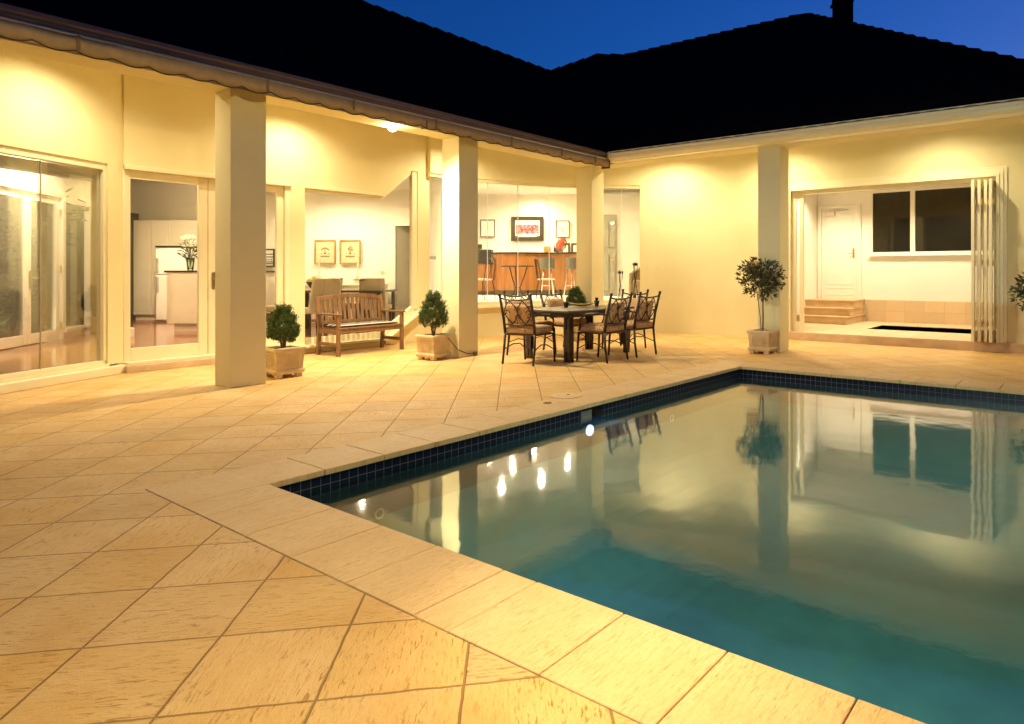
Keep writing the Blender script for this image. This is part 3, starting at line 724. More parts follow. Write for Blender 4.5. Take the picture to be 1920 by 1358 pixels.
# bow window: five curved panes between clear joints
def ang_of(a_px):                                  # angle on the arc at a survey bearing
    best = min(range(0,900), key=lambda k: abs(proj_x(arc(math.radians(k/10)))-a_px)); return math.radians(best/10)
def proj_x(p): d = p[0]*FWD[0]+p[1]*FWD[1]; return PPX+FOC*(p[0]*RGT[0]+p[1]*RGT[1])/d
js = [A0]+[ang_of(v) for v in (862,917,973,1031,1098,1165)]+[A1]
bo = MB(); bo.strip(arcs(0,A1,24),.56,.60,.36,off=-.12).strip(arcs(0,A1,24),.60,.675,.14,off=-.0)
bow = bo.build('window', M['trim'], house)
MB().strip(arcs(0,A1,24),3.0,3.06,.12,off=.02).build('head_frame', M['trim'], bow)
jt = MB()
for a, b in zip(js[:-1], js[1:]): MB().strip(arcs(a+.0008,b-.0008,5),.675,3.0,.008,off=.07).build('pane', M['glass'], bow)
for a in js[1:-1]: MB().strip([arc(a-.0014), arc(a+.0014)],.675,3.0,.014,off=.067).build('glass_joint', M['white'], bow)
MB().strip(arcs(js[5],A1,8),2.90,2.985,.06,off=.10).build('blind', M['cab'], bow)
# folding glazed doors: fixed leaf at the left, four leaves stacked at the right
def leaf(c, ax, w, mat='trim'):
    d = MB(); x, y = c; t = .045
    if ax == 'x':
        b = lambda a0,a1,z0,z1: d.bx(x+a0,x+a1,y,y+t,z0,z1)
    else:
        b = lambda a0,a1,z0,z1: d.bx(x,x+t,y+a0,y+a1,z0,z1)
    b(0,.075,.165,2.70); b(w-.075,w,.165,2.70); b(.075,w-.075,.165,.33); b(.075,w-.075,2.60,2.70)
    o = d.build('door', M[mat], house, bevel=.004)
    g = MB()
    if ax == 'x': g.bx(x+.075,x+w-.075,y+.02,y+.026,.33,2.60)
    else: g.bx(x+.02,x+.026,y+.075,y+w-.075,.33,2.60)
    g.build('pane', M['glass'], o); return o
leaf((-4.63,RY+.06), 'x', .22)
for k in range(4):
    o = leaf((-1.57+k*.082, RY-.29+.05*(k%3)), 'y', .72)
    for z in (.45,1.40,2.35): MB().tube([(-1.57+k*.082+.062,RY-.285+.05*(k%3),z-.05),(-1.57+k*.082+.062,RY-.285+.05*(k%3),z+.05)],.012,8).build('hinge', M['brass'], o)
MB().bx(OL,OR_,RY+.03,RY+.17,2.70,2.76).build('door_track', M['trim'], house)
MB().bx(OR_,OR_+.02,RY,RY+.2,.15,2.70).build('door_frame', M['trim'], house)
# alcove door
dx0, dx1, dz0 = -5.22, -4.40, .645
ad = MB().bx(dx0,dx1,ay1-.02,ay1-.001,dz0,2.72).build('door', M['white'], house)
p_ = MB()
for a in ((dx0+.09,dx1-.09,dz0+.32,2.60),(dx0+.09,dx1-.09,dz0+.08,dz0+.26)):
    x0_,x1_,z0_,z1_ = a
    for b in ((x0_,x1_,z0_,z0_+.02),(x0_,x1_,z1_-.02,z1_),(x0_,x0_+.02,z0_,z1_),(x1_-.02,x1_,z0_,z1_)): p_.bx(b[0],b[1],ay1-.028,ay1-.02,b[2],b[3])
p_.build('panel', M['white'], ad, bevel=.003)
MB().bx(dx1-.1,dx1-.06,ay1-.032,ay1-.02,1.58,1.80).tube([(dx1-.08,ay1-.03,1.68),(dx1-.08,ay1-.08,1.68),(dx1-.2,ay1-.08,1.68)],.011,8).build('handle', M['brass'], ad)
MB().bx(dx0+.1,dx0+.32,ay1-.07,ay1-.02,2.56,2.65).bar((dx0+.3,ay1-.06,2.67),(dx0+.62,ay1-.03,2.69),.02).build('door_closer', M['alu'], ad)
fr_ = MB()
for a in ((dx0-.09,dx0-.005,dz0,2.80),(dx1+.005,dx1+.09,dz0,2.80),(dx0-.005,dx1+.005,2.725,2.80)): fr_.bx(a[0],a[1],ay1-.04,ay1-.001,a[2],a[3])
fr_.build('door_frame', M['white'], house, bevel=.008)
# alcove window
wx0, wx1, wz0, wz1 = -4.05, -1.35, 1.70, 3.02
wf = MB()
for a in ((wx0-.07,wx1+.07,wz0-.07,wz0),(wx0-.07,wx1+.07,wz1,wz1+.07),(wx0-.07,wx0,wz0,wz1),(wx1,wx1+.07,wz0,wz1),(-3.26,-3.16,wz0,wz1)): wf.bx(a[0],a[1],ay1-.05,ay1-.001,a[2],a[3])
awf = wf.build('window', M['white'], house, bevel=.006)
MB().bx(wx0-.10,wx1+.1,ay1-.10,ay1-.05,wz0-.09,wz0-.06).build('sill', M['white'], awf)
for a, b in ((wx0,-3.26),(-3.16,wx1)): MB().bx(a,b,ay1-.02,ay1-.012,wz0,wz1).build('pane', M['darkglass'], awf)
# living room garden doors
g0, g1 = at(-105,8.05), at(118,10.67)
def along(t): return lerp(g0, g1, t)
LD = math.hypot(g1[0]-g0[0], g1[1]-g0[1])
gd = MB()
gd.wall(g0,g1,2.44,2.54,.1,off=-.02); gd.wall(along(.985),g1,FL,2.44,.1,off=-.02)
gd.build('door_frame', M['white'], house, bevel=.006)
ts = [0.0, .27, .655, .98]
for i, (a, b) in enumerate(zip(ts[:-1], ts[1:])):
    e = .10/LD; d = MB(); g = .004/LD
    d.wall(along(a+g),along(a+e),FL+.01,2.44,.05,off=.02); d.wall(along(b-e),along(b-g),FL+.01,2.44,.05,off=.02)
    d.wall(along(a+e),along(b-e),FL+.01,FL+.16,.05,off=.02); d.wall(along(a+e),along(b-e),2.33,2.44,.05,off=.02)
    o = d.build('door', M['white'], house, bevel=.005)
    pane(o, along(a+e), along(b-e), FL+.16, 2.33, .04)
    if i == 2:
        h = MB(); p = along(a+.05/LD); q = along(a+.17/LD)
        nx, ny = -(g1[1]-g0[1])/LD, (g1[0]-g0[0])/LD
        h.bar((p[0]-nx*.0-.0,p[1]-ny*.0,1.0),(p[0],p[1],1.28),.04,.02)
        h.tube([(p[0],p[1],1.17),(p[0]-nx*.05,p[1]-ny*.05,1.17),(q[0]-nx*.05,q[1]-ny*.05,1.17)],.011,8)
        h.build('handle', M['brass'], o)
        p = along(b)
        for z in (.4,1.3,2.2): MB().tube([(p[0],p[1],z-.06),(p[0],p[1],z+.06)],.014,8).build('hinge', M['brass'], o)
MB().strip(crv[1:4], .335, 2.40, .008, off=.05).build('pane', M['glass'], house)
# dining-room door standing ajar, hall door
pD = at(743,14.65); 
iD = MB().wall(pD, at(779,15.0), FL+.01, 2.27, .04).build('door', M['greydoor'], house)
p2 = MB(); p2.wall(at(734,14.6), at(741,14.6), FL, 2.36, .03, off=0).wall(at(741,14.6), at(792,14.6), 2.28, 2.36, .03).build('door_frame', M['white'], house)
hD = MB().wall(at(1120,17.05), at(1157,17.05), FB, 2.74, .04).build('door', M['greydoor'], house)
p3 = MB(); p3.wall(at(1125,17.02), at(1141,17.02), 1.9, 2.6, .015).wall(at(1144,17.02), at(1153,17.02), 1.9, 2.6, .015).wall(at(1125,17.02), at(1141,17.02), .8, 1.75, .015).wall(at(1144,17.02), at(1153,17.02), .8, 1.75, .015).build('panel', M['greydoor'], hD, bevel=.004)
q_ = at(1151,16.98); q2 = at(1145,16.98)
MB().tube([(*at(1151,17.05),1.58),(*q_,1.58),(*q2,1.58)],.014,8).build('handle', M['brass'], hD)

# ------------------------------------------------------------------ awning
awn = thing('awning', 'rolled brown canvas awning with scalloped valance along the left eave', 'awning', (-7.2,-1,3.15))
va = MB(); Y0, Y1 = -3.0, 9.60; n = 700; top = []; bot = []
rs = random.Random(3)
def scal(y):
    pitch = .275; f = (y/pitch)%1
    return 3.172 - .036*math.sin(PI*f)**.8*1.0 - .006*math.sin(y*3.1)
for k in range(n+1):
    y = Y0+(Y1-Y0)*k/n; x = -7.2+.010*math.sin(y*9.2)+.006*math.sin(y*23+1)
    top.append((x,y)); bot.append((x+.004*math.sin(y*5),y))
base = len(va.v)
for i in range(n+1):
    va.v += [(top[i][0]*.5-3.6,top[i][1],3.298),(bot[i][0],bot[i][1],scal(bot[i][1])),(bot[i][0]-.006,bot[i][1],scal(bot[i][1])),(top[i][0]*.5-3.606,top[i][1],3.298)]
for i in range(n):
    a = i*4; b = a+4
    va.f += [(a,a+1,b+1,b),(a+1,a+2,b+2,b+1),(a+2,a+3,b+3,b+2),(a+3,a,b,b+3)]
va.f += [(0,3,2,1),(n*4,n*4+1,n*4+2,n*4+3)]
val = va.build('valance', M['awn'], awn, smooth=True)
bd = MB().tube([(bot[i][0]-.001,bot[i][1],scal(bot[i][1])) for i in range(0,n+1,2)], .0065, 5).build('binding', M['awnedge'], val)
sm = MB()
for y in (.6,1.95,3.55,4.55,5.75,7.15,8.3,9.2): sm.bx(-7.196,-7.184,y-.012,y+.012,3.175,3.30)
sm.build('seam', simple('canvas_seam', (.26,.16,.06), rough=.85), val)
MB().tube([(-7.2,Y0,3.300),(-7.2,Y1,3.300)],.012,8).build('front_rail', M['alu'], awn)
MB().tube([(-7.31,Y0,3.235),(-7.31,Y1,3.235)],.045,12).build('roller', M['awn'], awn)
MB().bx(-7.36,-7.185,Y1,Y1+.02,3.14,3.31).build('end_plate', M['awnedge'], awn)
for y in (5.6,): MB().bx(-7.30,-7.19,y-.008,y+.008,3.15,3.25).build('bracket', M['awnedge'], awn)

# ------------------------------------------------------------------ lamps (real fixtures with lamps in them)
def spot(parent, loc, energy, size_deg, color=(1,.86,.61), blend=.4, radius=.04, aim=None):
    l = bpy.data.lights.new('spot_lamp','SPOT'); l.energy = energy; l.spot_size = math.radians(size_deg); l.spot_blend = blend
    l.color = color; l.shadow_soft_size = radius
    o = bpy.data.objects.new('spot_lamp', l); COL.objects.link(o); o.parent = parent
    L = WORLD[parent.name]; o.location = (0,0,loc)
    if aim is not None:
        d = Vector((aim[0]-L[0], aim[1]-L[1], aim[2]-L[2]-loc)); o.rotation_euler = d.to_track_quat('-Z','Y').to_euler()
    return o
lr = MB().lathe([(.062,-.006),(.062,.001),(.045,.001),(.045,-.002)], seg=24)
def downlight(loc, energy, size, label, group, room=False, aim=None, lens=None, blend=.6, color=None, radius=.045):
    t = thing('downlight', label, 'ceiling light', loc, 0, group)
    MB().lathe([(.040,-.010),(.060,-.008),(.062,.0),(.040,.0)], seg=20).build('trim_ring', M['white'], t, local=True, smooth=True)
    MB().lathe([(.0375,-.007),(.0375,-.004)], seg=20).build('lens', lens or (M['lampin'] if room else M['lamp']), t, local=True)
    spot(t, -.02, energy, size, color or ((1,.80,.52) if room else (1,.86,.61)), blend, radius, aim)
    return t
G = 'recessed downlights under the veranda'
EV = 1.0
zc = ZC-.003
for x_, y_, e_, lab in ((-8.85,2.52,190,'recessed veranda downlight above the left glass bay'),(-9.35,5.15,180,'recessed veranda downlight above the glazed doors'),
        (-9.10,8.00,200,'recessed veranda downlight above the raked window'),(-6.80,10.92,250,'recessed veranda downlight above the curved corner wall'),
        (-4.75,11.05,240,'recessed veranda downlight behind the topiary pillar'),(-2.00,10.95,200,'recessed veranda downlight above the folding doors'),
        (.15,11.28,230,'recessed veranda downlight at the far right wall')):
    downlight((x_,y_,zc), e_*.365*EV, 158, lab, G, blend=.9)
bl = downlight((-7.79,5.5,3.238), 175*EV, 160, 'glaring beam downlight under the eave between two cream pillars', None, aim=(-6.9,5.75,0), blend=.7, radius=.05)
MB().lathe([(.001,-.075),(.03,-.068),(.052,-.045),(.058,-.012)], seg=18).build('bulb', M['bulb'], bl, local=True, smooth=True)
for c_ in bl.children:
    if c_.type == 'LIGHT': c_.location.z = -.14
# unseen eave over the near side of the pool, added to carry two lamps
MB().bx(-4.6,6,.2,1.75,3.24,3.5).build('added_soffit', M['wall'], house)
downlight((-1.30,1.70,3.235), 110*EV, 34, 'recessed downlight in the near eave above the pool coping', None, blend=1.0, radius=.05, aim=(-1.4,2.0,0))
downlight((-.6,1.15,3.235), 185*EV, 165, 'added fill downlight in the near eave aimed across the left paving', None, color=(1,.80,.44), blend=.3, radius=.05, aim=(-3.4,2.6,0))  # added fill lamp, brightens the paving and the nearest pillar's pool side

RG = 'recessed downlights in the rooms'
def room_light(a, d, z, e, label, size=168): 
    p = at(a, d); return downlight((p[0],p[1],z-.002), e, size, label, RG, True, blend=.7)
for k, (a, d, e) in enumerate(((918,18.0,66),(1002,18.9,66),(1065,17.6,66),(940,15.5,75),(1015,16.1,75),(960,17.2,66))):
    lab = ['bar ceiling downlight nearest the second pillar, above the small left picture','bar ceiling downlight above the team photograph','bar ceiling downlight above the bar stools','bar ceiling downlight just inside the bow window','bar ceiling downlight over the round cafe table','bar ceiling downlight over the counter front'][k]
    room_light(a, d, 3.558, e, lab)
room_light(1190, 15.2, 3.558, 70, 'hall ceiling downlight above the winged armchair')
room_light(680, 13.3, 3.078, 55, 'dining room downlight above the grey chairs')
room_light(610, 13.6, 3.078, 50, 'dining room downlight above the framed tree prints')
room_light(545, 13.2, 3.078, 50, 'dining room downlight beside the striped print')
room_light(300, 12.6, 3.398, 210, 'kitchen downlight above the island bench')
room_light(60, 8.6, 3.398, 105, 'living room downlight above the garden doors')
room_light(140, 9.9, 3.398, 80, 'living room downlight in the curved bay')
AG = 'recessed downlights in the alcove'
for (x, y, lab) in ((-3.4,13.9,'alcove downlight above the left end of the spa'),(-1.9,14.2,'alcove downlight above the right end of the spa'),(-4.75,14.0,'alcove downlight above the steps')):
    downlight((x,y,3.198), 62, 140, lab, AG, True, blend=.6, color=(1,.84,.58), lens=M['alclens'])
# underwater lamp light
l = bpy.data.lights.new('pool_lamp','SPOT'); l.energy = 12; l.color = (.35,.50,1); l.spot_size = math.radians(150); l.spot_blend = .8; l.shadow_soft_size = .07
o = bpy.data.objects.new('pool_lamp', l); COL.objects.link(o); o.parent = pl
Lp = WORLD[pl.name]; o.location = (px(4.93)+.05-Lp[0], 4.93-Lp[1], -.27-Lp[2]); o.rotation_euler = Vector((1,-.25,-.42)).to_track_quat('-Z','Y').to_euler()

# second pool light, unseen, added in the near wall for the teal glow
p2l = MB().lathe([(.085,0),(.085,.03),(.001,.03)], seg=24)
p2l.v = [(x-.7, 2.10+z, y-1.15) for x, y, z in p2l.v]; p2l = p2l.build('pool_light', M['steel'], pool)
q2l = MB().lathe([(.068,.03),(.068,.04),(.001,.041)], seg=24); q2l.v = [(x-.7, 2.10+z, y-1.15) for x, y, z in q2l.v]; q2l.build('lens', M['poollamp'], p2l)
l = bpy.data.lights.new('pool_lamp','SPOT'); l.energy = 240; l.color = (.84,1,.92); l.spot_size = math.radians(165); l.spot_blend = .8; l.shadow_soft_size = .07
o = bpy.data.objects.new('pool_lamp', l); COL.objects.link(o); o.parent = p2l
o.location = (-.7-Lp[0], 2.22-Lp[1], -1.15-Lp[2]); o.rotation_euler = Vector((-.2,1,-.6)).to_track_quat('-Z','Y').to_euler()

# ------------------------------------------------------------------ pots and plants
def planter(name, label, loc, rz=0, group=None, cat='potted plant'):
    t = thing(name, label, cat, loc, rz, group)
    p = MB(); h = .34
    def fr(z0, z1, a, b):
        p.add([(-a,-a,z0),(a,-a,z0),(a,a,z0),(-a,a,z0),(-b,-b,z1),(b,-b,z1),(b,b,z1),(-b,b,z1)],[(3,2,1,0),(4,5,6,7),(0,1,5,4),(1,2,6,5),(2,3,7,6),(3,0,4,7)])
    fr(.045,.075,.165,.178); fr(.075,.10,.178,.168); fr(.10,.315,.158,.172)
    for sx in range(4):                      # fluted panels
        co, si = [(1,0),(0,1),(-1,0),(0,-1)][sx]
        for k in range(7):
            u = -.10+k*.0333
            q = [(u-.010,-.160),(u+.010,-.160),(u+.010,-.1695),(u-.010,-.1695)]
            q = [(co*a-si*b, si*a+co*b) for a,b in q]; q2 = [(a*1.055,b*1.055) for a,b in q]
            p.add([(*c,.125) for c in q]+[(*c,.29) for c in q2],[(0,1,2,3),(7,6,5,4),(0,4,5,1),(1,5,6,2),(2,6,7,3),(3,7,4,0)])
    for a, b in ((-.118,-.118),(.118,-.118),(.118,.118),(-.118,.118)): p.ob((a,b,.0),(.07,.07,.05))
    p.build('pot', M['pot'], t, local=True, bevel=.006)
    r = MB()
    for a in range(4):
        co, si = [(1,0),(0,1),(-1,0),(0,-1)][a]
        q = [(-.19,-.19),(.19,-.19),(.145,-.145),(-.145,-.145)]
        r.prism([(co*x-si*y, si*x+co*y) for x,y in q],.31,.358)
    r.build('rim', M['pot'], t, local=True, bevel=.014, bseg=3)
    MB().bx(-.15,.15,-.15,.15,.30,.328).build('soil', M['soil'], t, local=True)
    return t
def leaf_cards(m, c, d, L, W, rnd, fold=.25):
    d = d.normalized(); u = Vector((rnd.uniform(-1,1),rnd.uniform(-1,1),rnd.uniform(-1,1)))
    a = d.cross(u).normalized()*W/2; up = d.cross(a).normalized()*L*.08
    b = len(m.v); m.v += [tuple(c), tuple(c+d*L*.5+a+up), tuple(c+d*L), tuple(c+d*L*.5-a+up), tuple(c+d*L*.5-up)]
    m.f += [(b,b+1,b+4),(b+1,b+2,b+4),(b+2,b+3,b+4),(b+3,b,b+4)]
def conifer(t, z0, h, r, seed, n=2600):
    rnd = random.Random(seed); m = MB()
    lump = [(rnd.uniform(0,2*PI), rnd.uniform(.1,.95), rnd.uniform(-.22,.18)) for _ in range(22)]
    for _ in range(270):
        f = rnd.random()**.9; ph = rnd.uniform(0,2*PI)
        prof = math.sin(PI*min(1,(f*.80+.17)))**.6*(1.12-.62*f)
        k = 1+sum(a*math.exp(-((f-c)**2)/.010)*max(0,math.cos(ph-p0))**4 for p0,c,a in lump)
        rr = r*prof*k*rnd.uniform(.25,1.0)**.4
        b0 = Vector((rr*math.cos(ph), rr*math.sin(ph), z0+h*f*.86))
        ax = Vector((math.cos(ph)*rnd.uniform(.1,.55)+rnd.uniform(-.15,.15), math.sin(ph)*rnd.uniform(.1,.55)+rnd.uniform(-.15,.15), 1)).normalized()
        Ls = rnd.uniform(.07,.13)
        for q in range(34):
            u = rnd.random(); c = b0+ax*Ls*u+Vector((rnd.gauss(0,.010),rnd.gauss(0,.010),0))
            leaf_cards(m, c, ax+Vector((rnd.uniform(-.8,.8),rnd.uniform(-.8,.8),rnd.uniform(-.2,.4))), rnd.uniform(.022,.05)*(1.1-.5*u), .0075, rnd)
    m.build('foliage', M['conifer'], t, local=True)
    s = MB()
    for k in range(5):
        a = k*1.3; s.tube([(.01*math.cos(a),.01*math.sin(a),z0-.10),(.03*math.cos(a),.03*math.sin(a),z0+.02),(.06*math.cos(a),.06*math.sin(a),z0+h*.4)],[.012,.009,.005],6)
    s.build('stem', M['bark'], t, local=True)
def topiary(t, c, r, h0, seed, n=270):
    rnd = random.Random(seed); m = MB(); tw = MB()
    top = Vector((c[0],c[1],h0)); ctr = Vector(c)
    for _ in range(n):
        d = Vector((rnd.gauss(0,1),rnd.gauss(0,1),rnd.gauss(0,.85))).normalized()
        p = ctr+d*r*(rnd.random()**.42)*Vector((1,1,.88)).length/1.62*1.0
        p = ctr+Vector((d.x*r,d.y*r,d.z*r*.93))*(rnd.random()**.45)
        tip = p+d*.05
        if rnd.random()<.28: tw.tube([tuple(ctr+(p-ctr)*.25), tuple(ctr+(p-ctr)*.7+Vector((0,0,-.02))), tuple(tip)],[.004,.003,.002],4)
        for q in range(rnd.randint(3,5)):
            ld = d*.8+Vector((rnd.uniform(-.9,.9),rnd.uniform(-.9,.9),rnd.uniform(-.6,.9)))
            leaf_cards(m, p+ld*.01, ld, rnd.uniform(.055,.095), rnd.uniform(.018,.028), rnd)
    m.build('foliage', M['bay'], t, local=True)
    s = tw
    s.tube([(0,0,.32),(.005,.002,.55),(.0,.004,h0-.2),(c[0],c[1],h0)],[.013,.012,.011,.008],8)
    s.tube([(-.03,.01,.32),(-.05,.02,.55),(-.10,.03,h0-.22),(-.14,.04,h0-.06)],[.007,.006,.006,.005],6)
    s.tube([(-.10,-.02,.325),(-.05,-.03,.37),(0,-.03,.385),(.06,-.03,.37),(.11,-.02,.325)],.005,6)
    s.build('trunk', M['bark'], t, local=True)
t = planter('potted_conifer', 'small rounded conifer in a fluted stone pot beside the nearest pillar', (-7.98,4.12,0), .0, 'conifers in stone pots')
conifer(t, .40, .42, .17, 1)
t = planter('potted_conifer', 'taller pointed conifer in a stone pot in front of the middle pillar', (-7.80,6.19,0), .12, 'conifers in stone pots')
conifer(t, .43, .52, .205, 2)
t = planter('potted_conifer', 'conifer in a stone pot half hidden behind the dining table', (-7.83,9.42,0), 0, 'conifers in stone pots')
conifer(t, .44, .52, .205, 3)
t = planter('potted_topiary', 'bay tree with a ball crown in a stone pot before the right pillar', (-4.20,9.58,0), 0)
topiary(t, (-.03,.0,1.165), .345, 1.10, 4)
t = planter('potted_topiary', 'bay tree with thin spreading leaves against the wall at the right edge', (-.58,10.75,0), 0)
topiary(t, (0,0,.98), .34, .92, 5, 330)
cb = MB().tube([(-7.72,6.24,.37),(-7.66,6.27,.37),(-7.60,6.33,.26),(-7.585,6.45,.13),(-7.585,6.62,.05),(-7.60,6.78,.035),(-7.605,6.83,.03),(-7.605,6.835,.0)],.006,6)
tag(cb.build('cable', M['wire'], smooth=True), 'thin dark cable running from the conifer pot to the foot of the middle pillar', 'cable')
o = MB().ob((-7.60,6.80,0),(.03,.06,.06)).build('cable_socket', M['greymetal'], bevel=.004)
tag(o, 'small grey socket at the foot of the middle pillar', 'socket')

# ------------------------------------------------------------------ outdoor dining set
tb_ = thing('dining_table', 'dark stone topped outdoor table with bronze legs ringed by six chairs', 'table', (-6.36,7.75,0))
hx, hy = .48, .80
P = [(-hx+.04,-hy),(hx-.04,-hy),(hx,-hy+.04),(hx,hy-.04),(hx-.04,hy),(-hx+.04,hy),(-hx,hy-.04),(-hx,-hy+.04)]
MB().prism(P,.685,.72).build('tabletop', M['tabtop'], tb_, local=True, bevel=.008)
MB().bx(-hx+.06,hx-.06,-hy+.06,-hy+.09,.62,.685).bx(-hx+.06,hx-.06,hy-.09,hy-.06,.62,.685).bx(-hx+.06,-hx+.09,-hy+.09,hy-.09,.62,.685).bx(hx-.09,hx-.06,-hy+.09,hy-.09,.62,.685).build('apron', M['bronze'], tb_, local=True)
for sx in (-1,1):
    for sy in (-1,1):
        x, y = sx*(hx-.09), sy*(hy-.09); g = MB()
        for a, b in ((0,0),(-sx*.06,0),(0,-sy*.06)): g.bx(x+a-.02,x+a+.02,y+b-.02,y+b+.02,0,.685)
        g.bx(min(x-sx*.08,x+sx*.022),max(x-sx*.08,x+sx*.022),min(y-sy*.08,y+sy*.022),max(y-sy*.08,y+sy*.022),.14,.44)
        g.build('leg', M['bronze'], tb_, local=True, bevel=.003)
CG = 'scrollwork chairs around the outdoor table'
def make_chair():
    t = thing('garden_chair', 'x', 'chair', (0,0,0), 0, CG)
    w = .25
    for sx in (-1,1):
        x = sx*w
        MB().tube([(x,-.27,0),(x,-.235,.22),(x*.97,-.22,.42)],[.015,.0165,.018],8).build('leg', M['bronze'], t, local=True, smooth=True)
        MB().tube([(x,.26,0),(x,.245,.22),(x*.97,.23,.41)],[.015,.0165,.018],8).build('leg', M['bronze'], t, local=True, smooth=True)
        MB().tube([(x*.97,-.22,.42),(x*.98,-.25,.62),(x*1.0,-.335,.935)],[.019,.0195,.017],8).tube([(x*1.0,-.333,.93),(x*1.0,-.345,.965)],[.021,.019],8).build('back_post', M['bronze'], t, local=True, smooth=True)
        MB().tube([(x*1.0,-.27,.66),(x*1.18,-.12,.685),(x*1.2,.06,.665),(x*1.14,.17,.60),(x*1.0,.22,.43)],[.013,.014,.016,.013,.011],8).build('arm', M['bronze'], t, local=True, smooth=True)
    f = MB()
    f.bar((-w*.97,-.22,.405),(w*.97,-.22,.405),.025,.022).bar((-w*.97,.23,.40),(w*.97,.23,.40),.025,.022)
    for sx in (-1,1): f.bar((sx*w*.97,-.22,.405),(sx*w*.97,.23,.40),.025,.022)
    for sx in (-1,1): f.tube([(sx*w,.25,.17),(sx*w*.9,.1,.25),(sx*w*.9,-.05,.26),(sx*w,-.235,.20)],.008,6)
    f.build('seat_frame', M['bronze'], t, local=True)
    s = MB()
    def bp(u, v):                        # point on the leaning back: u across, v 0..1 up
        return (u, -.232-.10*v**1.3, .50+.40*v)
    s.tube([(-w,-.328,.905)]+[bp(u*w,1.0-.06*(1-u*u)) for u in (-.7,-.35,0,.35,.7)]+[(w,-.328,.905)],.012,8)
    s.tube([(-w*.98,-.245,.545),(0,-.255,.535),(w*.98,-.245,.545)],.011,8)
    for cx in (-.105,.105):              # two long leaf loops
        for sd in (-1,1):
            s.tube([bp(cx+sd*.105*math.sin(PI*q/10), .12+.80*q/10) for q in range(11)],.0075,6)
    for cx, cz, sg in ((0,.62,1),(0,.36,-1),(-.17,.5,1),(.17,.5,-1)):      # curls
        pts = []
        for q in range(15):
            a = q/14*3.6*PI/2; r_ = .052*(1-q/17)
            pts.append(bp(cx+sg*(r_*math.cos(a)-.01), cz+r_*2.2*math.sin(a)))
        s.tube(pts,.0055,5)
    s.build('scrollwork', M['bronze'], t, local=True, smooth=True)
    c = MB()
    def pillow(nx, ny, fx, fy, thick):   # cushion: puffed grid
        pass
    N = 10; cu = MB(); 
    for side in (1,-1):
        b = len(cu.v)
        for i in range(N+1):
            for j in range(N+1):
                x, y = -1+2*i/N, -1+2*j/N
                e = (1-abs(x)**6)*(1-abs(y)**6)
                zz_ = .028+.030*max(0,e)**.5
                cu.v.append((x*.235, .01+y*.235, .455+side*zz_ + (.008 if side>0 else 0)))
        for i in range(N):
            for j in range(N):
                q = [b+i*(N+1)+j, b+(i+1)*(N+1)+j, b+(i+1)*(N+1)+j+1, b+i*(N+1)+j+1]
                cu.f.append(tuple(q) if side>0 else tuple(q[::-1]))
    per = [i*(N+1) for i in range(N+1)]+[N*(N+1)+j for j in range(1,N+1)]+[i*(N+1)+N for i in range(N-1,-1,-1)]+[j for j in range(N-1,0,-1)]
    o2 = (N+1)**2
    for a, b in zip(per, per[1:]+per[:1]): cu.f.append((a, b, b+o2, a+o2)[::-1])
    cu.build('seat_cushion', M['cush'], t, local=True, smooth=True)
    cb_ = MB()
    for side in (1,-1):
        b = len(cb_.v)
        for i in range(N+1):
            for j in range(N+1):
                x, v = -1+2*i/N, j/N; y = 2*v-1
                e = max(0,(1-abs(x)**6)*(1-abs(y)**6))
                p = bp(x*.205, .02+.78*v); cb_.v.append((p[0], p[1]+.055+side*(.012+.022*e**.5), p[2]))
        for i in range(N):
            for j in range(N):
                q = [b+i*(N+1)+j, b+(i+1)*(N+1)+j, b+(i+1)*(N+1)+j+1, b+i*(N+1)+j+1]
                cb_.f.append(tuple(q[::-1]) if side>0 else tuple(q))
    for a, b in zip(per, per[1:]+per[:1]): cb_.f.append((a, b, b+o2, a+o2))
    cb_.build('back_cushion', M['cush'], t, local=True, smooth=True)
    return t
chair0 = make_chair()
CH = [(-6.40,6.70,math.radians(9),'scrollwork chair at the near end of the table, its back to the camera'),
      (-5.74,7.50,math.radians(91),'scrollwork chair on the pool side of the table, nearer the camera'),
      (-5.74,8.25,math.radians(88),'scrollwork chair on the pool side of the table, farther from the camera'),
      (-6.33,8.86,math.radians(181),'scrollwork chair at the far end of the table, facing the camera'),
      (-6.98,8.17,math.radians(-89),'scrollwork chair on the house side of the table, nearer the far end'),
      (-6.98,7.36,math.radians(-92),'scrollwork chair on the house side, hidden behind the near end chair')]
for i, (x, y, rz, lab) in enumerate(CH):
    o = chair0 if i == 0 else copy_tree(chair0)
    o.location = (x,y,0); o.rotation_euler = (0,0,rz); o['label'] = lab
def table_pot(loc, label, h, sprig):
    t = thing('table_vase', label, 'vase', loc, 0)
    MB().lathe([(.028,0),(.030,.01),(.04,.06),(.045,h),(.038,h),(.034,.06)], seg=16).build('vase', M['black'], t, local=True, smooth=True)
    if sprig:
        rnd = random.Random(5); m = MB()
        for k in range(26): leaf_cards(m, Vector((0,0,h*.9)), Vector((rnd.uniform(-.5,.5),rnd.uniform(-.5,.5),1)), rnd.uniform(.04,.08), .02, rnd)
        m.build('sprig', M['darkwood'], t, local=True)
table_pot((-6.52,7.62,.72),'small black vase on the outdoor table, left of the boat shaped bowl',.085,False)
table_pot((-6.40,8.22,.72),'small black vase with a dark sprig on the outdoor table',.085,True)
bw_ = MB(); 
for side in (0,1):
    for i in range(13):
        u = -1+i/6
        for j in range(7):
            v = -1+j/3; wd = .075*(1-u*u)**.6+.004
            z = .012+.055*abs(u)**2.2+.030*(v*v)*(1-u*u) - side*.005
            bw_.v.append((u*.21, v*wd, z))
